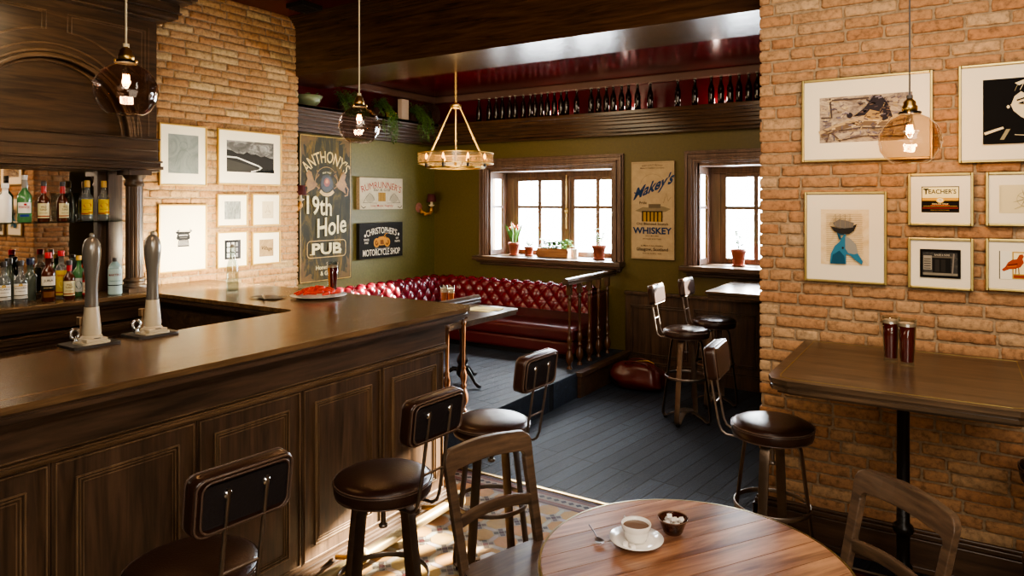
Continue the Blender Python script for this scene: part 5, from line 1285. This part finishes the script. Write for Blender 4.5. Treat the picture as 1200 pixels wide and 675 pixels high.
def labfn(bg, items, z0=.2, z1=.85, wid=1.25, border=None, flat=False, shape=None):
    def fn(t, R, hb):
        A = Art(0); w = R*wid*2 if not flat else R*1.7; b, tp = hb*z0, hb*z1; h = tp-b
        nseg = 10
        for k in range(nseg): u0, u1 = -w/2+w*k/nseg, -w/2+w*(k+1)/nseg; A.k = 1; A.poly([(u0, b), (u1, b), (u1, tp), (u0, tp)], bg, False)
        for it in items:
            kind = it[0]
            if kind == 't': A.text(it[1], it[5] if len(it) > 5 else 0, b+h*it[2], h*it[3], it[4], .015, width=w*it[6] if len(it) > 6 else None)
            if kind == 'r':
                for k in range(nseg):
                    u0, u1 = w*it[1]+(w*(it[2]-it[1]))*k/nseg, w*it[1]+(w*(it[2]-it[1]))*(k+1)/nseg
                    if k == 0: A.k += 1
                    A.poly([(u0, b+h*it[3]), (u1, b+h*it[3]), (u1, b+h*it[4]), (u0, b+h*it[4])], it[5], False)
            if kind == 'e': A.ell(w*it[1], b+h*it[2], w*it[3], h*it[4], it[5], 16)
        if flat:
            A.v = [(x, -R*.755-.001-(0-y), z) for x, y, z in A.v]
        else: curved(A, R)
        A.build('label', 'vc', t, recalc=False)
    return fn
SZ = 1.673; rzB = PI/2+.5*0
face = PI/2-.75   # labels turned towards the room
face = math.atan2(1.6, 4.2)  # placeholder replaced below
def fz(x, y): return math.atan2(y, x)-PI/2+PI if False else math.atan2(-x, y)+0.0
xs = -4.985
pern = labfn('#d8d4cc', [('t', 'PERNOD', .45, .3, '#a01820', 0, .8), ('e', .05, .8, .1, .1, '#a01820'), ('r', -.3, .3, -.35, -.15, '#1c2f7a')], .35, .75, 1.0)
wt = labfn('#d8cfa0', [('t', 'WILD', .68, .2, '#5a3a1c', 0, .4), ('t', 'TURKEY', .5, .18, '#5a3a1c', 0, .55), ('r', -.5, .5, .08, .16, '#8a3a1c'), ('t', 'KENTUCKY BOURBON', .3, .08, '#5a3a1c', 0, .6)], .18, .85, 1.1)
hav = labfn('#c9ac20', [('e', .03, .6, .3, .17, '#8c1418'), ('t', 'Havana', .62, .13, '#d8b820', 0, .4), ('t', 'Club', .5, .13, '#d8b820', 0, .3), ('t', 'ANEJO 3 ANOS', .3, .09, '#4a3a10', 0, .6), ('r', -.5, .1, .02, .09, '#8c1418'), ('r', .1, .5, .09, .16, '#8c1418')], .28, .92, 1.1)
bottle('tall white frosted bottle at the left edge of the glass shelf', (xs, 1.955, SZ), .245, .036, 'bwhite', 'capwhite', neck=.22, rz=fz(xs, 1.955), neckR=.017)
bottle('green bottle with white and red PERNOD label on the glass shelf', (xs, 2.062, SZ), .30, .04, 'bgreen', 'capwhite', neck=.3, lab=pern, rz=fz(xs, 2.06), neckmat='capgrey')
b1 = bottle('square amber bourbon bottle with red neck, left one on the glass shelf', (xs, 2.172, SZ), .262, .034, 'bwhisky', 'capdark', neck=.32, lab=wt, square=False, rz=fz(xs, 2.17), neckmat='capred')
dup(b1, (xs, 2.285, SZ), fz(xs, 2.28)+.5, 'amber bourbon bottle with red neck turned sideways, right one on the glass shelf')
b2 = bottle('clear rum bottle with yellow Havana Club label, left of the shelf pair', (xs, 2.44, SZ), .275, .035, 'bclear', 'capyellow', neck=.28, lab=hav, rz=fz(xs, 2.44), capH=.045, neckR=.0155)
dup(b2, (xs, 2.55, SZ), fz(xs, 2.55), 'clear rum bottle with yellow Havana Club label, right of the shelf pair')
# glasses between them on the shelf
def tumb(label, loc, h=.12, r=.03):
    t = thing('highball_glass', label, 'glass', loc, group='empty glasses on the glass shelf'); m = MB(); m.lathe([(r*.9, 0), (r, h), (r-.0015, h), (r*.86, .008), (1e-4, .008)], 20, cap=False); m.build('glass_body', 'clear', t)
tumb('empty straight glass on the glass shelf behind the bourbon bottles, left one', (-5.04, 2.335, SZ), .19, .028); tumb('empty straight glass on the glass shelf next to the yellow-labelled rum', (-5.04, 2.397, SZ), .19, .026)
cz = TZ+.001
bac = labfn('#d6d2c6', [('t', 'BACARDI', .62, .17, '#3a3a3c', 0, .8), ('e', 0, .92, .12, .09, '#b8901c'), ('r', -.4, .4, .82, .86, '#b8901c'), ('t', 'SUPERIOR', .4, .1, '#3a3a3c', 0, .6), ('r', -.5, .5, -.12, -.02, '#c9c6bc'), ('r', -.5, .5, .08, .16, '#5c5a50')], .32, .85, 1.15)
jur = labfn('#cfcabb', [('t', 'JURA', .62, .22, '#22201c', 0, .6), ('r', -.5, .5, .0, .34, '#1c1a17'), ('t', 'SINGLE MALT', .14, .1, '#c9b98a', 0, .6), ('r', -.3, .4, -.5, -.1, '#6a4424')], .4, .88, 1.1)
teq = labfn('#d8b84a', [('t', 'SIERRA', .75, .12, '#b01818', 0, .6), ('r', -.5, .5, .1, .14, '#b01818'), ('e', 0, .45, .2, .15, '#e0c46a')], .1, .95, 1.1)
car = labfn('#cfc8b2', [('r', -.5, .5, .86, 1, '#a01c1c'), ('t', 'Campari', .5, .2, '#8a2020', 0, .7), ('r', -.5, .5, .0, .12, '#a01c1c'), ('r', -.3, .3, .28, .34, '#b8901c')], .12, .72, 1.15)
gr = labfn('#d8dcd6', [('e', 0, .5, .3, .3, '#2a5a4a'), ('t', 'DRY GIN', .45, .12, '#e8e8e0', 0, .5)], .2, .75, .8)
blu = labfn('#a9c4c8', [('t', "MARTIN'S", .72, .13, '#7a1c1c', 0, .75), ('r', -.5, .5, .33, .37, '#1c2426'), ('t', 'LONDON DRY GIN', .5, .06, '#3a5a60', 0, .6)], .04, .93, 1.35)
xb = -4.86
bo = bottle('clear rum bottle with white label cut by the left edge of the picture', (xb, 1.90, cz), .27, .036, 'bclear', 'capdark', lab=bac, rz=fz(xb, 1.9))
dup(bo, (xb, 1.99, cz), fz(xb, 1.99), 'clear rum bottle with white label and yellow crest on the back counter')
bottle('whisky bottle with white and black label and dark red cap on the back counter', (xb, 2.145, cz), .31, .040, 'bwhisky', 'capred', lab=jur, neck=.27, rz=fz(xb, 2.14), capH=.035, neckR=.017)
bottle('yellow-labelled bottle with bright red cap standing behind the whisky bottles', (-4.97, 2.27, cz), .31, .032, 'bclear', 'capred', lab=teq, neck=.24, rz=fz(xb, 2.27), capH=.035, neckR=.017)
bottle('amber bourbon bottle with red neck and cream label on the back counter', (xb, 2.268, cz), .25, .034, 'bwhisky', 'capdark', lab=wt, neck=.3, rz=fz(xb, 2.26), neckmat='capred')
bottle('green gin bottle half hidden between two others on the back counter', (-4.96, 2.375, cz), .27, .038, 'bgreen', 'capyellow', lab=gr, neck=.25, rz=fz(xb, 2.38))
bottle('dark red bottle with red and white label just left of the first pump handle', (xb, 2.385, cz), .30, .034, 'bamber', 'capgrey', lab=car, neck=.33, rz=fz(xb, 2.38), capH=.05, neckR=.015, neckmat='capwhite')
bottle('pale blue flat gin bottle with dark cap right of the first pump handle', (-4.83, 2.545, cz), .25, .042, 'bblue', 'capdark', lab=blu, neck=.1, rz=fz(xb, 2.54), square=False, neckR=.013)
bottle('clear bottle with navy cap at the back of the counter before the mirror', (-5.0, 2.10, cz), .27, .036, 'bgrey', 'capblue', neck=.28, rz=0, capH=.04, neckR=.018)
bottle('grey-green bottle with dark cap behind the rum bottles near the mirror', (-5.0, 1.98, cz), .28, .036, 'bgrey', 'capdark', neck=.28, rz=0, capH=.04, neckR=.018)

# ---- dark bottles on the high shelf
proto = None
zs_ = [45, 70, 98, 125, 150, 180, 205, 228, 250, 278, 303, 327, 352, 390, 450, 478, 507, 537, 568, 598, 632, 680, 792, 858, 925, 962, 997, 1034, 1071, 1107]
px = [562.0]+[560+q/3.376 for q in zs_]
def shelfx(x, Y=6.62):
    f = 815; a = math.radians(32.5); u = (x-600)/f; dx = -math.sin(a)+u*math.cos(a); dy = math.cos(a)+u*math.sin(a); return dx/dy*Y
n_ = len(px)
for i, x in enumerate(px):
    X_ = shelfx(x); Y_ = 6.62+((i*37) % 5-2)*.006
    if proto is None:
        t = thing('beer_bottle', 'x', 'bottle', (X_, Y_, 2.727), group='dark beer bottles on the high shelf')
        m = MB(); m.lathe([(.028, 0), (.031, .004), (.031, .145), (.027, .17), (.0155, .205), (.013, .235), (.0125, .262), (.015, .263), (.015, .27)], 16); m.build('glass_body', 'bottle_dark', t)
        m = MB(); m.lathe([(.0165, .262), (.0165, .272), (.014, .276)], 14); m.build('crown_cap', 'capgrey', t); proto = o = t
    else: o = dup(proto, (X_, Y_, 2.727))
    o['label'] = 'dark brown beer bottle in the long row on the high shelf'
o['label'] = 'dark beer bottle on the high shelf, rightmost, touching the brick wall in view'
for q, l in ((24, 'lone dark beer bottle on the high shelf, left of the bright gap'), (25, 'lone dark beer bottle on the high shelf, right of the bright gap')): pass

# ================================================================== PLANTS
def leaf(m, base, d, up, L, W, bend=.3, c=0, mi=0):
    """pointed leaf blade"""
    d = Vector(d).normalized(); up = Vector(up); s = d.cross(up).normalized(); n = s.cross(d).normalized()
    B = Vector(base); v = []; K = 5
    for k in range(K+1):
        t_ = k/K; w = W*math.sin(PI*(t_*.92+.06))**.9; p = B+d*L*t_-Vector((0, 0, 1))*bend*L*t_*t_
        v += [tuple(p-s*w/2+n*w*.12), tuple(p), tuple(p+s*w/2+n*w*.12)]
    f = []
    for k in range(K): a = 3*k; f += [(a, a+1, a+4, a+3), (a+1, a+2, a+5, a+4)]
    m.add(v, f, mi, None, True)
def pot(t, r, h, mat='terracotta', saucer=True):
    m = MB(); z0 = .008 if saucer else 0
    m.lathe([(r*.68, z0), (r*.9, h*.8), (r*1.0, h*.8), (r*1.02, h), (r*.92, h), (r*.85, h*.86), (1e-4, h*.86)], 24, cap=False); 
    if saucer: m.lathe([(r*.8, 0), (r*.95, .012), (r*.9, .014), (r*.7, .009)], 24)
    p = m.build('pot', mat, t); m = MB(); m.lathe([(1e-4, h*.9), (r*.86, h*.885)], 16, cap=False); m.build('soil', 'soil', p)
ZSL = 1.171
def potted(nm, label, loc, r, h, kind, seed):
    R = random.Random(seed); t = thing(nm, label, 'plant', loc, group='potted plants on the window sills'); pot(t, r, h)
    m = MB(); s = MB()
    if kind == 'spiky':
        for k in range(40):
            a = R.uniform(0, 2*PI); q = R.uniform(0, .4); L = R.uniform(.18, .3); leaf(m, (.02*math.cos(a), .02*math.sin(a), h*.88), (q*math.cos(a), q*math.sin(a), 1), (math.cos(a+PI/2), math.sin(a+PI/2), .1), L, .017, .08)
        for k in range(5):
            a = k*1.3; p = (.05*math.cos(a), .05*math.sin(a), h+.17+.02*(k % 3)); s.tube([(0, 0, h*.9), p], .002, 5); m.sphere(p, .014, 8, 6, mi=1, sq=(1, 1, 1.4))
        m.build('foliage', ['leaf', 'lobster'], t); s.build('stems', 'stem', t)
    else:
        nst = {'bush': 6, 'sprout': 3, 'sprig': 4}[kind]; H = {'bush': .11, 'sprout': .06, 'sprig': .17}[kind]
        for k in range(nst):
            a = 2*PI*k/nst+R.uniform(-.4, .4); q = R.uniform(.15, .6); top = (q*H*math.cos(a), q*H*math.sin(a), h*.9+H*R.uniform(.8, 1.15)); s.tube([(0, 0, h*.88), (top[0]*.6, top[1]*.6, h*.9+H*.5), top], .0022, 5)
            for j in range(9):
                f_ = .3+.7*j/8; b = R.uniform(0, 2*PI); bp = (top[0]*f_, top[1]*f_, h*.9+(top[2]-h*.9)*f_); leaf(m, bp, (math.cos(b), math.sin(b), R.uniform(.1, .7)), (0, 0, 1), R.uniform(.05, .08), R.uniform(.028, .045), .3)
        m.build('foliage', 'greyleaf' if kind != 'bush' else 'leaf', t); s.build('stems', 'stem', t)
    return t
potted('potted_bulbs', 'spiky green plant with pink buds in a terracotta pot, left on the booth window sill', (-4.43, 7.0, ZSL), .068, .15, 'spiky', 1)
potted('potted_seedling', 'small seedling in a short terracotta pot beside the spiky plant', (-4.235, 7.02, ZSL), .058, .105, 'sprout', 2)
potted('potted_herb', 'tall thin herb in a terracotta pot at the right of the booth window sill', (-3.30, 6.96, ZSL), .078, .155, 'sprig', 3)
potted('potted_shrub', 'leafy plant in a terracotta pot on the right-hand window sill', (-1.80, 6.98, ZSL), .075, .165, 'sprig', 8)
t = thing('wooden_planter', 'long wooden planter of green leafy herbs in the booth window', 'planter', (-3.89, 7.0, ZSL))
m = MB(); m.box(-.2, .2, -.05, -.04, 0, .10); m.box(-.2, .2, .04, .05, 0, .10); m.box(-.2, -.19, -.05, .05, 0, .10); m.box(.19, .2, -.05, .05, 0, .10); m.box(-.19, .19, -.04, .04, .0, .01); m.build('planter_box', 'planter', t, bevel=.002)
m = MB(); m.box(-.19, .19, -.04, .04, .01, .085); m.build('soil', 'soil', t)
m = MB(); R = random.Random(9)
for k in range(170):
    x = R.uniform(-.14, .2); b = R.uniform(0, 2*PI); leaf(m, (x, R.uniform(-.03, .03), .09+R.uniform(0, .09)), (math.cos(b), math.sin(b), R.uniform(.1, .9)), (0, 0, 1), R.uniform(.05, .085), R.uniform(.03, .05), .3)
m.build('foliage', 'leaf', t)
m = MB(); m.lathe([(.028, 0), (.036, .1), (.034, .1), (.026, .006), (1e-4, .006)], 20, cap=False); tag(m.build('white_cup', 'white', loc=(-3.63, 7.03, ZSL)), 'plain white beaker right of the wooden planter on the sill', 'cup')
# trailing plants on the high shelf
def trailing(label, y, x, z, rad, drop, seed, potr=.07, mat='leaf2'):
    R = random.Random(seed); t = thing('trailing_plant', label, 'plant', (x, y, z), group='trailing plants on the high shelf')
    m = MB(); m.lathe([(potr*.7, 0), (potr, .11), (potr*.9, .11), (potr*.85, .1), (1e-4, .1)], 20, cap=False); m.build('pot', 'wicker', t)
    m = MB(); s = MB()
    for k in range(34):
        a = R.uniform(-1.3, 1.3); r_ = rad*R.uniform(.5, 1); D = drop*R.uniform(.2, 1); p0 = Vector((0, 0, .1)); p1 = Vector((r_*math.cos(a)*.8, r_*math.sin(a), .15+R.uniform(0, .08))); p2 = Vector((.1+r_*math.cos(a)*.7+.05, r_*math.sin(a)*1.1, .02)); p3 = Vector((p2.x+R.uniform(-.02, .03), p2.y+R.uniform(-.03, .03), -D))
        P_ = [p0, p1, p2, p3]; s.tube(P_, .0016, 4)
        for j in range(16):
            q = j/15*3; i = min(2, int(q)); f_ = q-i; b_ = P_[i].lerp(P_[i+1], f_); an = R.uniform(0, 2*PI); leaf(m, b_, (math.cos(an), math.sin(an), R.uniform(-.7, .3)), (0, 0, 1), R.uniform(.025, .045), R.uniform(.012, .02), .4)
    m.build('foliage', mat, t); s.build('stems', 'stem', t); return t
trailing('bushy trailing plant on the alcove shelf, left of the pendant cord', 5.16, -5.36, 2.727, .17, .05, 1)
trailing('long trailing plant spilling off the alcove shelf, middle of the three', 5.66, -5.36, 2.727, .13, .3, 2)
trailing('trailing plant nearest the chandelier on the alcove shelf', 6.27, -5.36, 2.727, .13, .22, 3)
t = thing('succulent_bowl', 'shallow grey-green bowl with a low plant at the shelf end by the brick corner', 'plant', (-5.33, 4.66, 2.727))
m = MB(); m.lathe([(.06, 0), (.11, .05), (.14, .11), (.13, .11), (.1, .06), (1e-4, .04)], 28, cap=False); m.build('bowl', 'bowlgreen', t)
m = MB(); R = random.Random(3)
for k in range(60): a = R.uniform(0, 2*PI); b = R.uniform(0, .1); leaf(m, (b*math.cos(a), b*math.sin(a), .09), (math.cos(a), math.sin(a), R.uniform(.5, 1.6)), (0, 0, 1), R.uniform(.04, .09), .02, .4)
m.build('foliage', 'leaf2', t)
m = MB(); m.box(-.03, .03, -.06, .06, 0, .25); m.box(-.033, -.03, -.05, .05, .02, .23); m.box(.03, .033, -.05, .05, .02, .23); tag(m.build('paper_box', 'pinkbox', loc=(-5.34, 6.06, 2.727), bevel=.003), 'upright pale pink box on the alcove shelf between two trailing plants', 'box')
m = MB(); m.box(-.03, .03, -.05, .05, 0, .08); m.box(-.031, .031, -.052, .052, .06, .082); tag(m.build('small_box', 'capyellow', loc=(-5.34, 5.86, 2.727), bevel=.003), 'tiny tan box on the alcove shelf beside the pale pink box', 'box')
t = thing('wicker_basket', 'dark round wicker basket on its side in the corner of the alcove shelf', 'basket', (-5.33, 6.52, 2.727))
m = MB()
for k in range(9):
    z = -.06+.015*k; r_ = .12-.0*k; m.tube([(.0+z, r_*math.cos(a*PI/12)*(1-.05*(k % 2)), .125+r_*math.sin(a*PI/12)*(1-.05*(k % 2))) for a in range(24)], .009, 6, True)
m.M = Matrix.Translation((-.065, 0, .125)) @ rot('Y', 90); m.lathe([(1e-4, 0), (.115, 0), (.115, .01), (1e-4, .01)], 24, cap=False); m.build('weave', 'wicker', t)

# ================================================================== ON THE ROUND TABLE
zt_ = .7515
cc = (-.812, 2.04, zt_)
cc = (-.828, 2.012, zt_)
t = thing('saucer', 'white saucer under the coffee cup on the round table', 'saucer', cc)
m = MB(); m.lathe([(.035, 0), (.052, .004), (.081, .014), (.083, .017), (.052, .008), (.035, .006), (1e-4, .006)], 48, cap=False); m.build('dish', 'white', t)
t = thing('coffee_cup', 'white cup of milky coffee standing on the saucer', 'cup', (cc[0]-.002, cc[1]+.004, cc[2]+.0065))
m = MB(); m.lathe([(.027, 0), (.032, .003), (.037, .016), (.0385, .03), (.039, .034), (.0445, .039), (.046, .052), (.0445, .054), (.041, .048), (.037, .03), (.031, .012), (1e-4, .008)], 36, cap=False); m.build('cup_body', 'white', t)
m = MB(); m.lathe([(1e-4, .0445), (.0395, .044)], 28, cap=False); m.build('coffee', 'coffee', t)
m = MB(); m.M = rot('Z', 150); m.tube([(.042, 0, .046), (.058, 0, .047), (.063, 0, .035), (.054, 0, .02), (.036, 0, .016)], .0045, 8); m.build('handle', 'white', t)
for k, (dx, dy, r_) in enumerate(((-.012, -.055, .3), (.012, -.058, .8))):
    m = MB(); m.box(-.0075, .0075, -.0075, .0075, 0, .012); o = m.build('sugar_cube', 'sugar', loc=(cc[0]+dx, cc[1]+dy, cc[2]+.0085), bevel=.0015); o.rotation_euler = (0, 0, r_); tag(o, 'sugar cube lying on the saucer in front of the coffee cup', 'sugar cube', 'two sugar cubes on the saucer')
t = thing('teaspoon', 'dark shiny teaspoon lying left of the saucer on the round table', 'spoon', (-.925, 1.955, zt_))
m = MB(); m.grid(lambda i, j: ((i-.5)*.024*math.sin(PI*(.1+.8*j))*1.2, (j-.5)*.04, .002+.005*((2*i-1)**2+(2*j-1)**2)*.5), 8, 8); m.tube([(0, .018, .006), (.005, .05, .01), (.012, .1, .008)], .0022, 6); m.build('spoon_body', 'metal', t); t.rotation_euler = (0, 0, .9)
sb = (-.755, 2.135, zt_)
t = thing('sugar_bowl', 'small brown glass bowl heaped with sugar cubes behind the cup', 'bowl', sb)
m = MB(); m.lathe([(.025, 0), (.029, .004), (.031, .008), (.044, .043), (.048, .047), (.047, .049), (.043, .045), (.029, .012), (1e-4, .009)], 32, cap=False)
for i in range(len(m.v)):
    x, y, z = m.v[i]; 
m.build('glass_body', 'smokeglass', t); m = MB(); m.tube([(.0475*math.cos(k*PI/20), .0475*math.sin(k*PI/20), .048) for k in range(40)], .0018, 6, True); m.build('rim', 'coffee', t)
R = random.Random(12)
for k, (dx, dy, dz) in enumerate(((-.014, 0, .012), (.012, .008, .012), (0, -.016, .013), (-.004, .018, .014), (.018, -.01, .027), (-.02, .01, .028), (-.016, -.014, .028), (.004, .014, .03), (.006, -.006, .041), (.022, .012, .036), (-.012, .002, .044))):
    m = MB(); m.box(-.0075, .0075, -.0075, .0075, -.006, .006); o = m.build('sugar_cube', 'sugar', loc=(sb[0]+dx, sb[1]+dy, sb[2]+dz+.006), bevel=.0015); o.rotation_euler = (R.uniform(-.4, .4), R.uniform(-.4, .4), R.uniform(0, 3)); tag(o, 'white sugar cube heaped in the small brown glass bowl', 'sugar cube', 'sugar cubes in the glass bowl')
# ================================================================== LIGHT, SKY, CAMERA
def lamp(kind, name, loc, energy, color=(1, 1, 1), size=1, sizey=None, target=None, spot=None, blend=.6, spread=None):
    li = bpy.data.lights.new(name, kind); li.energy = energy; li.color = color
    if kind == 'AREA':
        li.size = size
        if sizey: li.shape = 'RECTANGLE'; li.size_y = sizey
        if spread: li.spread = spread
    elif kind in ('POINT', 'SPOT'): li.shadow_soft_size = size
    if kind == 'SPOT': li.spot_size = math.radians(spot); li.spot_blend = blend
    o = bpy.data.objects.new(name, li); col.objects.link(o); o.location = loc
    if target: o.rotation_euler = (Vector(target)-Vector(loc)).to_track_quat('-Z', 'Y').to_euler()
    return o
w = bpy.data.worlds.new('sky'); sc.world = w; w.use_nodes = True; w.node_tree.nodes['Background'].inputs[0].default_value = (.93, .97, 1, 1); w.node_tree.nodes['Background'].inputs[1].default_value = 14.0
sun = bpy.data.lights.new('sun', 'SUN'); sun.energy = 90; sun.color = (1, .86, .66); sun.angle = math.radians(.8)
so = bpy.data.objects.new('sun', sun); col.objects.link(so); so.rotation_euler = Vector((-1.45, -3.85, -1.45)).to_track_quat('-Z', 'Y').to_euler()
for a, b in (W1, W2): lamp('AREA', 'window_daylight', ((a+b)/2, YW+.9, 1.9), 150, (.9, .95, 1), 1.7, 1.3, target=((a+b)/2-.2, 3, .6))
lamp('AREA', 'room_fill', (.9, -.6, 3.1), 66, (1, .9, .78), 2.2, 1.6, target=(-2.2, 2.6, .8))
lamp('AREA', 'right_wall_wash', (.1, 1.9, 3.2), 26, (1, .84, .66), 1.6, .5, target=(-.1, 3.95, 1.2))
lamp('SPOT', 'left_wall_spot', (-3.9, 3.2, 2.9), 38, (1, .9, .76), .12, target=(-5.15, 3.7, 1.25), spot=52, blend=.9)
lamp('AREA', 'left_wall_low', (-4.35, 3.35, 1.45), 32, (1, .88, .62), .9, .1, target=(-5.15, 3.75, 1.3))
lamp('AREA', 'back_bar_light', (-4.99, 1.6, 1.99), 9, (1, .8, .55), .1, 1.8, target=(-4.97, 1.6, 0))
lamp('AREA', 'arch_glow', (-4.2, 1.9, 2.9), 3, (1, .8, .5), .5, target=(-4.95, 1.9, 2.4))
lamp('AREA', 'low_fill', (.5, .3, 1.5), 9, (1, .86, .68), .8, .8, target=(-.1, 3.9, .6))
lamp('AREA', 'beam_fill', (-1.4, 1.6, 1.9), 10, (1, .8, .6), 1.5, .6, target=(-2.4, 4.4, 3.3))
lamp('AREA', 'wainscot_fill', (-1.5, 4.9, 2.7), 7, (1, .8, .55), .6, .6, target=(-1.8, 6.8, .6))
lamp('AREA', 'alcove_fill', (-3.6, 4.9, 2.9), 16, (1, .8, .52), 1.2, target=(-4.6, 6.3, 1))
for x in (-3.75, -2.9, -1.95): lamp('POINT', 'shelf_strip_light', (x, YW-.1, 2.78), 1.6, (1, .72, .6), .03)
sc.view_settings.view_transform = 'AgX'; sc.view_settings.look = 'AgX - Medium High Contrast'; sc.view_settings.exposure = 0.85
sc.cycles.max_bounces = 8; sc.cycles.transparent_max_bounces = 24; sc.cycles.sample_clamp_indirect = 6
sc.cycles.caustics_reflective = False; sc.cycles.caustics_refractive = False
cam = bpy.data.cameras.new('camera'); co = bpy.data.objects.new('camera', cam); col.objects.link(co)
co.location = (0, 0, 1.8); co.rotation_euler = (PI/2, 0, math.radians(32.5)); cam.sensor_width = 36; cam.lens = 815/1200*36; cam.shift_y = -(337.5-237)/1200; cam.clip_start = .05
sc.camera = co
